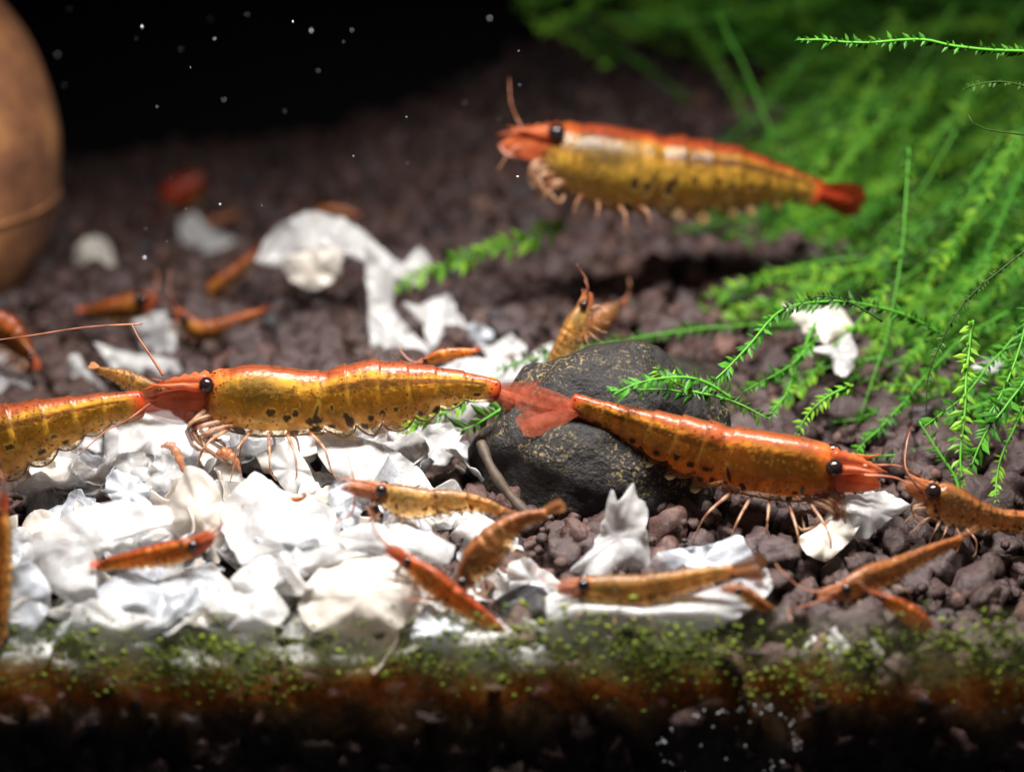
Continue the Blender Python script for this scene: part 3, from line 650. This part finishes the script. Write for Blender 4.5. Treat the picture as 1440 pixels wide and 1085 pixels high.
            for k in range(5):
                i = int(nt_*(.45+.09*k)); b0 = C[i]-D[i]*h[i]*.40+Lt[i]*s_*h[i]*.10
                part('swimmeret', blade_vf(b0, -D[i]+T_[i]*R.uniform(.8, 1.5)+Lt[i]*s_*.15, T_[i]*.8+Lt[i]*.3, h[i]*.32, h[i]*.17, n=8, thick=h[i]*.008, tipw=.1), SWIM)
    # tail fan
    fa = fanm or fa
    e = C[-1]-T_[-1]*h[-1]*.7; De, Le = D[-1], Lt[-1]; fd = T_[-1]
    if fandir is not None: fd = unit(P(np.array(fandir[0]), np.array(fandir[1]), np.array(d1)) - C[-1])
    lf = fan[0]*d1/FPX; tw = fan[1]; wd = unit(De*tw + Le*(1-tw)); hf = max(h[-1], .03)
    part('telson', blade_vf(e, fd+De*.04, wd, lf*.85, hf*.55, n=10, tipw=.5, thick=hf*.14, root=.8), fa)
    for s_ in (1, -1):
        part('uropod', blade_vf(e-np.cross(fd, wd)*.015, fd+wd*s_*.17, wd, lf*1.1, hf*.95, n=12, tipw=.5, thick=hf*.03, root=.35), fa)
        part('uropod', blade_vf(e-np.cross(fd, wd)*.03, fd+wd*s_*.33, wd, lf*1.05, hf*.95, n=12, tipw=.5, thick=hf*.03, root=.3), fa)
    return root

DA = 13.15
shrimp('big orange and yellow shrimp with a dark back stripe, standing over the white heap', [(284,550,50),(300,553,72),(325,560,92),(360,563,103),(400,565,99),(438,566,91),(480,562,92),(520,556,98),(560,554,90),(600,549,72),(640,545,50),(680,546,34),(704,552,30)], DA, (200,548), 'adult', fan=(100, .8), fandir=(790, 585), nt_=260, na=72, seed=1, roll=.10, d1=13.2,
       ant=([(270,555),(225,560),(180,590),(150,605),(110,640)], [(230,528),(215,505),(195,475),(185,455)]))
shrimp('deep orange shrimp lying head down across the black stone, tail fan at the stone', [(1180,660,60),(1160,661,80),(1120,660,98),(1065,652,99),(1010,640,92),(960,625,83),(910,607,65),(860,588,44),(820,573,34),(800,568,31)], 12.75, (1248,664), 'orange', fan=(88, .85), fandir=(700, 575), nt_=260, na=72, seed=2, roll=.35, legl=1.35, d1=13.0,
       ant=([(1215,668,12.7),(1260,672,12.7),(1290,690,12.7),(1310,700,12.7)], [(1215,655,12.7),(1262,655,12.9),(1300,672,13.1)]))
shrimp('orange shrimp with a bright red tail swimming in front of the moss', [(764,197,52),(780,207,84),(805,222,104),(842,232,116),(880,240,118),(930,243,108),(980,248,103),(1030,250,88),(1080,256,62),(1130,265,42),(1158,277,34)], 15.6, (698,190), 'swim', fan=(74, .42), fandir=(1222, 296), nt_=200, na=56, seed=3, roll=.05, d1=15.9, legl=.38, fanm=FANV, ant=([(740,192,15.5),(720,150,15.4),(716,110,15.4)], [(730,205,15.5),(716,215,15.4),(700,240,15.4)]))
shrimp('cropped orange shrimp showing its spotted flank and red tail fan only', [(-250,650,60),(-220,650,90),(-170,648,108),(-100,640,110),(-40,630,106),(10,618,100),(55,604,86),(100,590,66),(150,576,48),(190,569,38),(206,567,34)], 13.0, (-330,650), 'adult', fan=(82, .7), fandir=(290, 566), nt_=200, na=64, seed=4, roll=.12, d1=13.2)
shrimp('small spotted ochre shrimp with a black eye on the edge of the heap', [(533,691,24),(548,698,40),(572,706,48),(600,707,41),(630,705,34),(660,706,27),(690,713,19),(708,722,13)], 'auto', (474,674), 'juv', fan=(30, .4), seed=5, nt_=140, na=44, ant=([(500,680),(492,650),(488,630)], [(500,685),(495,720),(470,735)]))
shrimp('small red orange shrimp with a dark striped back lying on the white sheet', [(276,768,26),(264,772,34),(240,778,38),(215,782,34),(185,787,26),(160,791,20),(134,797,12)], 'auto', (304,746), 'red', fan=(14, .3), seed=6, nt_=140, na=44, roll=.22, legs=False)
shrimp('slanting orange juvenile with brown back pointing head up beside the cream flake', [(570,786,18),(582,797,28),(605,815,40),(630,835,38),(655,852,32),(680,869,24),(700,884,17),(716,900,11)], 'auto', (540,762), 'red', hint=(.55, -.83), fan=(14, .3), seed=7, nt_=140, na=44, roll=.3)
shrimp('brown hunched juvenile with its head down and its tail curling over', [(652,820,24),(662,803,42),(675,786,54),(690,768,52),(706,750,40),(726,735,28),(750,726,20),(770,723,14)], 'auto', (640,832), 'brown', hint=(-.75, -.66), fan=(34, .6), seed=8, nt_=140, na=44, roll=.2, fandir=(800, 714))
shrimp('pale ochre shrimp with a dark green back patch on the wide white flake', [(815,823,26),(830,829,42),(855,834,54),(885,833,51),(915,828,44),(950,820,36),(985,811,28),(1015,805,22),(1032,803,19)], 'glass', (778,822), 'juv', fan=(56, .75), seed=9, nt_=140, na=44, fandir=(1084, 800))
shrimp('brown speckled shrimp crouching on the dark gravel near the lone algae flake', [(1182,831,20),(1197,826,36),(1222,815,44),(1246,805,38),(1272,793,30),(1302,779,24),(1330,767,18),(1354,757,12)], 12.0, (1148,838), 'brown', fan=(34, .4), seed=10, nt_=140, na=44, d1=12.3)
shrimp('cropped brown translucent shrimp on the gravel below the leafy frond', [(1304,692,32),(1318,702,56),(1342,713,60),(1372,723,44),(1402,730,33),(1440,733,30),(1480,736,24)], 12.75, (1272,670), 'brown', fan=(40, .4), seed=11, nt_=140, na=44)
shrimp('upright pale juvenile climbing above the tail fans, head up', [(824,428,20),(820,440,30),(813,455,38),(804,470,36),(793,488,30),(782,505,22),(774,522,16)], 14.2, (826,406), 'juv', hint=(-.9, -.4), fan=(22, .4), seed=12, nt_=110, na=36)
shrimp('tiny brown juvenile with two dark eyes at the edge of the wide white flake', [(1036,828,16),(1048,835,24),(1064,846,22),(1084,858,12)], 'glass', (1012,824), 'brown', fan=(12, .4), seed=13, nt_=80, na=28, roll=.5, legs=False)
shrimp('tiny rust coloured baby shrimp on the largest lumpy flake', [(370,703,11),(384,706,17),(400,707,15),(428,700,6)], 'auto', (356,708), 'brown', fan=(8, .4), seed=14, nt_=80, na=28)
shrimp('small orange shrimp half hidden behind the back of the big central shrimp', [(596,508,10),(620,500,20),(645,496,15),(670,494,8)], 14.0, (580,514), 'red', fan=(12, .4), seed=15, nt_=80, na=28, legs=False)
shrimp('olive translucent juvenile behind the snout of the big central shrimp', [(228,552,14),(207,546,26),(182,535,28),(160,526,18),(134,519,8)], 13.7, (250,560), 'juv', fan=(14, .4), seed=16, nt_=80, na=28, legs=False)
shrimp('small brown shrimp lying flat behind the hunched juvenile', [(712,776,8),(738,771,22),(768,770,18),(808,771,6)], 13.0, (698,780), 'brown', fan=(12, .4), seed=17, nt_=80, na=28, legs=False)
shrimp('blurred red shrimp above the rounded flake on the back gravel', [(204,424,30),(184,430,40),(152,433,28),(116,438,10)], 'soil', (220,414), 'far', fan=(14, .4), seed=18, nt_=70, na=28)
shrimp('blurred ochre shrimp on the gravel beside the blurred rounded flake', [(256,444,18),(278,464,32),(310,460,28),(345,446,18),(372,436,8)], 'soil', (246,432), 'far', fan=(14, .4), seed=19, nt_=70, na=28)
shrimp('blurred brown orange shrimp sloping up under the arched canopy flake', [(288,414,18),(310,398,24),(335,378,18),(360,354,10)], 'soil', (274,428), 'far', fan=(14, .4), seed=20, nt_=70, na=28)
shrimp('far blurred red shrimp above the bluish flake with an arm', [(230,292,30),(248,274,48),(268,260,38),(284,248,16)], 'soil', (216,304), 'crimson', fan=(14, .4), seed=21, nt_=70, na=28)
shrimp('tiny far orange shrimp behind the bluish flake with an arm', [(284,324,12),(300,315,22),(318,308,16),(334,298,6)], 'soil', (276,330), 'far', fan=(10, .4), seed=22, nt_=70, na=28, legs=False)
shrimp('blurred ochre shrimp cropped beside the thin white flake tip', [(46,506,12),(28,484,36),(6,462,46),(-34,440,30)], 15.4, (58,520), 'far', fan=(20, .4), seed=23, nt_=70, na=28, antl=1.2, ant=([(50,500),(20,470),(-5,475)], [(200,455,13.2),(120,460,13.2),(40,472,13.2),(-20,480,13.2)]))
shrimp('blurred brown shrimp behind the upright pale juvenile', [(874,428,8),(856,440,28),(838,456,28),(824,472,10)], 'soil', (884,418), 'brown', fan=(12, .4), seed=24, nt_=70, na=28, legs=False)
shrimp('orange shrimp climbing the glass beside the pale grey leaning flake', [(2,712,14),(2,745,30),(1,800,32),(2,850,24),(5,898,9)], 'glass', (4,690), 'red', hint=(-1, 0), fan=(14, .4), seed=25, nt_=80, na=28, legs=False)
shrimp('small orange shrimp pressed near the glass beside the lone algae flake', [(1236,838,10),(1262,852,26),(1288,870,30),(1314,894,14)], 'glass', (1224,830), 'red', fan=(14, .4), seed=26, nt_=80, na=28, legs=False, hint=(.5, -.8))
shrimp('far blurred rust shrimp peeping over the arched canopy flake', [(440,302,8),(462,296,18),(486,298,14),(505,304,6)], 18.4, (428,306), 'far', fan=(10, .4), seed=27, nt_=60, na=24, legs=False)

# ------------------------------------------------------------------ moss
def mat_moss(name, ca, cb):
    m, nt, b, out = mat(name); L = nt.links
    ge = N(nt, 'ShaderNodeNewGeometry'); r = ramp(nt, ge.outputs['Random Per Island'], [(0, ca), (1, cb)])
    L.new(r.outputs[0], b.inputs['Base Color']); b.inputs['Roughness'].default_value = 0.5; b.inputs['Specular IOR Level'].default_value = 0.25
    tr = N(nt, 'ShaderNodeBsdfTranslucent'); L.new(r.outputs[0], tr.inputs[0])
    mx = N(nt, 'ShaderNodeMixShader'); mx.inputs[0].default_value = 0.35
    L.new(b.outputs[0], mx.inputs[1]); L.new(tr.outputs[0], mx.inputs[2]); L.new(mx.outputs[0], out.inputs[0]); return m
MOSS = mat_moss('moss_leaf', (0.016, 0.085, 0.006), (0.06, 0.22, 0.014))
MOSSD = mat_moss('moss_leaf_dark', (0.012, 0.05, 0.006), (0.04, 0.11, 0.012))
STEM = mat_moss('moss_stem', (0.07, 0.26, 0.02), (0.10, 0.34, 0.03)); STEMD = mat_moss('moss_stem_dark', (0.02, 0.04, 0.008), (0.03, 0.06, 0.01))
MT = [MOSS, mat_moss('moss_leaf_old', (0.014, 0.040, 0.005), (0.04, 0.095, 0.010)), mat_moss('moss_leaf_young', (0.07, 0.21, 0.010), (0.20, 0.38, 0.028))]
def frond_vf(pts, leaf, rs, sr, step=0.05, spread=1.0, ragged=0.5):
    """pts: tip first. returns (stem, leaves) geometry"""
    step *= .62; sr *= .8
    p = np.asarray(pts); Ls = np.linalg.norm(np.diff(p, axis=0), axis=1).sum(); n = max(10, int(Ls/step))
    c = cr(p, n); c = c + np.cumsum(rs.normal(0, .0045, c.shape), 0)*np.linspace(1, .3, n)[:, None]; c[2:-2] = (c[:-4]+c[1:-3]+c[2:-2]+c[3:-1]+c[4:])/5; T_ = unit(np.gradient(c, axis=0)); side = unit(np.cross(T_, FW+rs.normal(0, .25, 3))); nn = np.cross(T_, side)
    stem = tube_vf(c, np.linspace(sr*.5, sr, n), 5)
    m = 2*n; ii = np.repeat(np.arange(n), 2); sg = np.tile([1.0, -1.0], n)
    keep = rs.random(m) >= ragged*.4; ii, sg = ii[keep], sg[keep]; m = len(ii)
    tp = np.minimum(1, .45+ii/(n*.18)); a = rs.uniform(-.9, .9, m); L = (leaf*tp*rs.uniform(.5, 1.3, m))[:, None]
    Ti, Si, Ni = T_[ii], side[ii], nn[ii]; ca, sa = np.cos(a)[:, None], np.sin(a)[:, None]
    dr = unit(-Ti*rs.uniform(.3, 1.3, m)[:, None] + Si*sg[:, None]*ca*spread + Ni*sa)
    wd = unit(np.cross(dr, Ni*ca+Si*.3)); up_ = np.cross(dr, wd); b0 = c[ii]
    V = np.stack([b0, b0+dr*L*.45+wd*L*.17+up_*L*.05, b0+dr*L*.45-up_*L*.03, b0+dr*L*.45-wd*L*.17+up_*L*.05, b0+dr*L], 1).reshape(-1, 3)
    F = (np.array([(0, 2, 1), (0, 3, 2), (1, 2, 4), (2, 3, 4)])[None] + (np.arange(m)*5)[:, None, None]).reshape(-1, 3).tolist()
    return stem, (V, F)
mb = P(1500, 500, 16.0)
moss = tag(obj('moss_clump', None, loc=mb), 'bushy green aquarium moss spreading thin leafy fronds over the gravel', 'moss')
def frond(px, d, leaf=0.11, sr=.014, dark=False, parent=moss, base=mb, seed=0, **kw):
    a = np.array(px, float); dd = np.linspace(d[0], d[1], len(a)) if isinstance(d, tuple) else np.full(len(a), d)
    st, lv = frond_vf(P(a[:, 0], a[:, 1], dd), leaf, np.random.default_rng(seed), sr, **kw)
    o = obj('frond', mesh('frond', st[0]-base, st[1], STEMD if dark else STEM), parent)
    obj('leaves', mesh('leaves', lv[0]-base, lv[1], MOSSD if dark else (MT[(0, 0, 2, 1)[seed % 4]] if seed < 100 else MT[(seed*7) % 3]), smooth=False), o); return o
FR = [
 ([(858,550),(920,546),(980,556),(1030,522),(1070,482),(1108,442),(1180,428),(1260,440),(1330,470)], (12.75,14.2), .12),
 ([(862,556),(900,540),(960,530),(1000,540),(1030,560)], (12.75,12.95), .13),
 ([(925,518),(945,535),(975,552)], 12.9, .12),
 ([(1078,588),(1040,566),(1000,556),(960,548)], 13.0, .12),
 ([(1045,552),(1075,532),(1110,510),(1150,470)], (13.7,14.3), .12),
 ([(1080,585),(1110,548),(1130,500),(1150,450)], (13.7,14.5), .10),
 ([(1352,710),(1352,650),(1356,580),(1360,515),(1370,450)], (12.7,13.2), .13),
 ([(1293,592),(1318,628),(1348,668),(1352,700)], (12.8,12.7), .09),
 ([(1366,655),(1388,605),(1420,562),(1450,520)], (12.9,13.1), .16),
 ([(1195,642),(1240,602),(1290,545),(1350,482),(1420,440)], (13.8,14.8), .11),
 ([(1122,608),(1135,582),(1165,555),(1200,540)], 13.7, .10),
 ([(1190,640),(1250,640),(1310,628),(1380,600)], (13.6,14.2), .10),
 ([(1300,600),(1350,560),(1400,500),(1450,440)], (13.2,14.0), .12),
 ([(1375,600),(1400,560),(1425,500),(1445,430)], (13.0,13.4), .14),
 ([(1400,700),(1410,650),(1430,600),(1450,560)], (12.9,13.3), .09),
 ([(700,520),(760,500),(850,480),(950,466),(1060,456),(1150,452)], (14.5,15.5), .13),
 ([(1010,20),(1035,70),(1060,130),(1085,195)], (17.5,17.5), .05),
 ([(1120,55),(1200,57),(1290,50),(1350,66),(1460,74)], (12.9,13.0), .085),
]
for i, (px, d, lf) in enumerate(FR): frond(px, d, lf*.72, seed=i)
for i, px in enumerate([[(1303,578),(1305,530),(1320,490),(1350,430),(1400,380),(1460,335)], [(1358,126),(1375,118),(1410,114),(1450,124)], [(1361,162),(1372,178),(1400,184),(1455,192)], [(1110,440),(1140,418),(1190,420),(1240,450)]]):
    frond(px, 13.0, .045 if i != 2 else .012, .010, True, seed=40+i, ragged=.9)
sub_st, sub_lv = [], []
rs = np.random.default_rng(5); made = 0; tries = 0
while made < 720 and tries < 14000:
    tries += 1
    tx, ty = rs.uniform(690, 1460), rs.uniform(-60, 600)
    dens = 0.0
    if ty < 45: dens = float(sstep(660, 800, tx))*.9
    elif ty < 210: dens = float(sstep(900, 1150, tx))*.8
    elif ty < 480: dens = float(sstep(860, 1120, tx))
    else: dens = float(sstep(1050, 1250, tx))*.9
    if rs.random() > dens: continue
    dt = np.interp(ty, [-60, 100, 300, 450, 600], [21.0, 20.0, 18.2, 16.6, 14.6]) + rs.uniform(-.9, .9)
    if 690 < tx < 1230 and 160 < ty < 330: dt = max(dt, 17.2)
    dt = min(dt, hit(tx, ty, ground)-.15)
    L = rs.uniform(140, 420)*15/dt; a = math.radians(rs.normal(-22 if ty > 200 else -6, 17)); cv = rs.uniform(-.35, .35)
    pts = [(tx+L*s*math.cos(a+cv*s), ty+L*s*math.sin(a+cv*s)) for s in (0, .33, .66, 1)]
    if any(740 < a_ < 1260 and 130 < b_ < 340 for a_, b_ in pts): dt = max(dt, 17.3)
    dd = (dt, dt+rs.uniform(-.4, 1.2)); seed = 100+made
    if made < 270: frond(pts, dd, rs.uniform(.08, .12), .012, seed=seed, step=.06)
    else:
        ar = np.array(pts); st, lv = frond_vf(P(ar[:, 0], ar[:, 1], np.linspace(*dd, 4)), rs.uniform(.08, .12), rs, .013, step=.075)
        sub_st.append(st); sub_lv.append(lv)
    made += 1
v, f = join(sub_st); so = tag(obj('inner_stems', mesh('inner_stems', v-mb, f, STEM), moss), kind='stuff')
for q in range(3):
    v, f = join(sub_lv[q::3]); tag(obj('inner_leaves', mesh('inner_leaves', v-mb, f, MT[q], smooth=False), moss), kind='stuff')
def sprig(label, strands):
    b0 = P(strands[0][0][-1][0], strands[0][0][-1][1], strands[0][1]); r = tag(obj('moss_sprig', None, loc=b0), label, 'moss')
    for i, (px, d, lf) in enumerate(strands): frond(px, d, lf, parent=r, base=b0, seed=70+i)
sprig('blurred green moss sprig arching over the back gravel by the branched flake', [([(560,408),(600,384),(680,356),(750,336),(797,318)], 16.2, .14)])
sprig('green moss sprig poking out under the tail of the big central shrimp', [([(562,606),(610,590),(665,558),(700,532)], 13.8, .10), ([(648,606),(675,594),(705,575)], 13.7, .13)])

# ------------------------------------------------------------------ algae on the inside of the front glass, shade painted into the film's foot
def mat_film():
    m, nt, b, out = mat('algae_film_shaded_foot'); L = nt.links
    tc = N(nt, 'ShaderNodeTexCoord'); se = N(nt, 'ShaderNodeSeparateXYZ'); L.new(tc.outputs['Object'], se.inputs[0])
    n1 = N(nt, 'ShaderNodeTexNoise', Scale=2.4, Detail=7.0, Roughness=0.65); L.new(tc.outputs['Object'], n1.inputs['Vector'])
    n2 = N(nt, 'ShaderNodeTexNoise', Scale=18.0, Detail=5.0, Roughness=0.7); L.new(tc.outputs['Object'], n2.inputs['Vector'])
    a1 = N(nt, 'ShaderNodeMath', operation='MULTIPLY_ADD'); L.new(n1.outputs[0], a1.inputs[0]); a1.inputs[1].default_value = 0.75; L.new(se.outputs[2], a1.inputs[2])
    a2 = N(nt, 'ShaderNodeMapRange'); a2.inputs[1].default_value = -0.59; a2.inputs[2].default_value = 0.71; L.new(a1.outputs[0], a2.inputs[0])
    cr_ = ramp(nt, a2.outputs[0], [(0.0, (0.010, 0.008, 0.006)), (0.28, (0.05, 0.032, 0.018)), (0.40, (0.20, 0.10, 0.04)), (0.48, (0.40, 0.10, 0.018)), (0.56, (0.50, 0.20, 0.04)), (0.68, (0.55, 0.52, 0.20)), (0.85, (0.60, 0.66, 0.36))])  # algae rust and green above; near-black low end is painted shade over the soil
    al = ramp(nt, a2.outputs[0], [(0.0, (0.35,)*3), (0.22, (0.55,)*3), (0.42, (0.88,)*3), (0.58, (0.85,)*3), (0.70, (0.40,)*3), (0.84, (0.15,)*3), (1.0, (0.0,)*3)])
    tx = ramp(nt, n2.outputs[0], [(0.35, (0.35,)*3), (0.6, (1.0,)*3)])
    am = N(nt, 'ShaderNodeMath', operation='MULTIPLY'); L.new(al.outputs[0], am.inputs[0]); L.new(tx.outputs[0], am.inputs[1])
    df = N(nt, 'ShaderNodeBsdfDiffuse'); L.new(cr_.outputs[0], df.inputs[0]); tr = N(nt, 'ShaderNodeBsdfTranslucent'); L.new(cr_.outputs[0], tr.inputs[0])
    mx = N(nt, 'ShaderNodeMixShader'); mx.inputs[0].default_value = .6; L.new(df.outputs[0], mx.inputs[1]); L.new(tr.outputs[0], mx.inputs[2])
    tp = N(nt, 'ShaderNodeBsdfTransparent'); m2 = N(nt, 'ShaderNodeMixShader'); L.new(am.outputs[0], m2.inputs[0]); L.new(tp.outputs[0], m2.inputs[1]); L.new(mx.outputs[0], m2.inputs[2])
    L.new(m2.outputs[0], out.inputs[0]); return m
fx = np.linspace(-3.6, 3.6, 181); fz = np.linspace(-0.75, 0.42, 31); X, Z = np.meshgrid(fx, fz, indexing='ij')
top = 0.30 + 0.06*np.sin(X*2.1) + 0.05*np.sin(X*5.3+1)
Z = -1.15 + (Z+0.75)/1.17*(top+1.15)
Yf = -0.012 + 0.006*np.sin(X*9+Z*7)
fv = np.stack([X, Yf, Z], -1).reshape(-1, 3)
film = tag(obj('algae_film', mesh('algae_film', fv, gridfaces(181, 31, wrap=False), mat_film())), 'band of brown algae film on the inside of the front glass, with dark shade painted into its lower part', 'algae', kind='stuff')
GREEN = mat_moss('green_algae_spot', (0.05, 0.09, 0.010), (0.30, 0.36, 0.04))
V, F, o = [], [], 0
rs = np.random.default_rng(9); n = 0
while n < 3600:
    x = rs.uniform(-3.2, 3.2); z = rs.normal(-0.07+.05*math.sin(x*2+1), .12)
    if mnoise.noise(Vector((x*1.5, z*3, 4.2))) + .25*mnoise.noise(Vector((x*6, z*9, 1.2))) < rs.uniform(-.35, .3): continue
    r = abs(rs.normal(.0, .0065))+.0028; k = 6; a0 = rs.uniform(0, 6.28)
    a = a0+np.arange(k)*2*np.pi/k; rr = r*rs.uniform(.6, 1.3, k); el = rs.uniform(1, 1.8); th = rs.uniform(0, 3.14)
    u, w = np.cos(a)*rr*el, np.sin(a)*rr; u, w = u*math.cos(th)-w*math.sin(th), u*math.sin(th)+w*math.cos(th)
    y0 = -0.022 - rs.uniform(0, .01)
    V += [(x, y0-.002, z)] + [(x+p_, y0, z+q_) for p_, q_ in zip(u, w)] + [(x, y0+.002, z)]
    for j in range(k):
        F += [(o, o+1+j, o+1+(j+1) % k), (o+k+1, o+1+(j+1) % k, o+1+j)]
    o += k+2; n += 1
tag(obj('algae_spots', mesh('algae_spots', V, F, GREEN)), 'scatter of tiny green algae spots on the front glass', 'algae', kind='stuff')

# flat-faced granule pressed against the glass with tiny bubbles round its edge
PEB, nt, b, _ = mat('pressed_granule'); b.inputs['Roughness'].default_value = .7
n1 = N(nt, 'ShaderNodeTexNoise', Scale=12.0, Detail=6.0); r = ramp(nt, n1.outputs[0], [(0.3, (0.02, 0.015, 0.014)), (0.7, (0.07, 0.042, 0.035))]); nt.links.new(r.outputs[0], b.inputs['Base Color'])
wpt = P(1024, 1045, 11.9); yg = 0.0
tt = (0.0 - CAM[1])/((P(1024, 1045, 1.0)-CAM)[1]); cpt = CAM + (P(1024, 1045, 1.0)-CAM)*tt
pv = lump(IV, 5.5, .18, 1.0)*np.array([.36, .26, .30]); pv[:, 0] *= 1.05; pv[:, 1] = np.maximum(pv[:, 1], -.07)
peb = tag(obj('pressed_pebble', None, loc=(cpt[0], 0.042, cpt[2])), 'large dark soil lump pressed flat against the glass with a rim of bubbles', 'pebble')
obj('lump', mesh('lump', pv, IF, PEB), peb, (0, .045, 0))
BUB, nt, b, _ = mat('air_bubble'); b.inputs['Base Color'].default_value = (.9, .92, .95, 1); b.inputs['Roughness'].default_value = .15
for k in range(90):
    a = rs.uniform(0, 6.28); rr = rs.normal(1, .045)*(1+.12*math.sin(a*2+1)+.07*math.sin(a*3)) if k < 82 else rs.uniform(.2, .9); s_ = rs.uniform(.0025, .006)
    bo = obj('bubble', bpy.data.meshes.get('bubble') or mesh('bubble', IV2, IF2, BUB), peb, (.36*rr*math.cos(a), -.075, .30*rr*math.sin(a))); bo.scale = (s_,)*3

# specks drifting in the water
V, F, o = [], [], 0
for k in range(34):
    px, py = rs.uniform(60, 760), rs.uniform(0, 520)*rs.uniform(.4, 1); d = rs.uniform(12.2, 16.5); r = abs(rs.normal(0, .003))+.0018
    w = P(px, py, d); el = np.array([1, 1, rs.uniform(.7, 1.8)])
    V.append(lump(IV2, k, .3)*r*el + w); F += [tuple(i+o for i in q) for q in IF2]; o += len(IV2)
SPK, nt, b, _ = mat('drifting_speck'); b.inputs['Base Color'].default_value = (.3, .34, .38, 1)
tag(obj('drifting_specks', mesh('drifting_specks', np.vstack(V), F, SPK)), 'fine pale specks drifting in the water', 'specks', kind='stuff')

# thin twig leaning on the stone
TW, nt, b, _ = mat('brown_twig'); b.inputs['Roughness'].default_value = .7
n1 = N(nt, 'ShaderNodeTexNoise', Scale=9.0, Detail=5.0); r = ramp(nt, n1.outputs[0], [(0.3, (0.016, 0.010, 0.006)), (0.7, (0.05, 0.028, 0.012))]); nt.links.new(r.outputs[0], b.inputs['Base Color'])
tw = cr(P(np.array([676, 690, 712, 744]), np.array([622, 656, 690, 726]), np.array([13.05, 12.95, 12.9, 12.85])), 24)
v, f = tube_vf(tw, .034+.004*np.sin(np.arange(24)*.7), 9); tag(obj('brown_twig', mesh('brown_twig', v-tw[12], f, TW), loc=tw[12]), 'short brown twig leaning on the foot of the rounded black stone', 'twig')

# shed shells lying on the flakes
for lab, pts_, dr in (('curved rusty brown shell scrap resting on the white leaning flake', [(226,628),(240,626),(250,640),(256,655),(264,672)], .03), ('short brown shell scrap lying between the oblong flake and the arched cream flake', [(300,640),(316,636),(330,646),(338,662)], .035)):
    a_ = np.array(pts_, float); dm = min(hit(x_, y_) for x_, y_ in pts_) - .35
    q = cr(P(a_[:, 0], a_[:, 1], np.full(len(a_), dm)), 20)
    v, f = tube_vf(q, dr*np.sin(np.linspace(.25, 2.95, 20))*(1+.25*np.sin(np.arange(20)*2.1)), 8)
    tag(obj('shell_scrap', mesh('shell_scrap', v-q[10], f, SNOUTJ), loc=q[10]), lab, 'shell scrap')
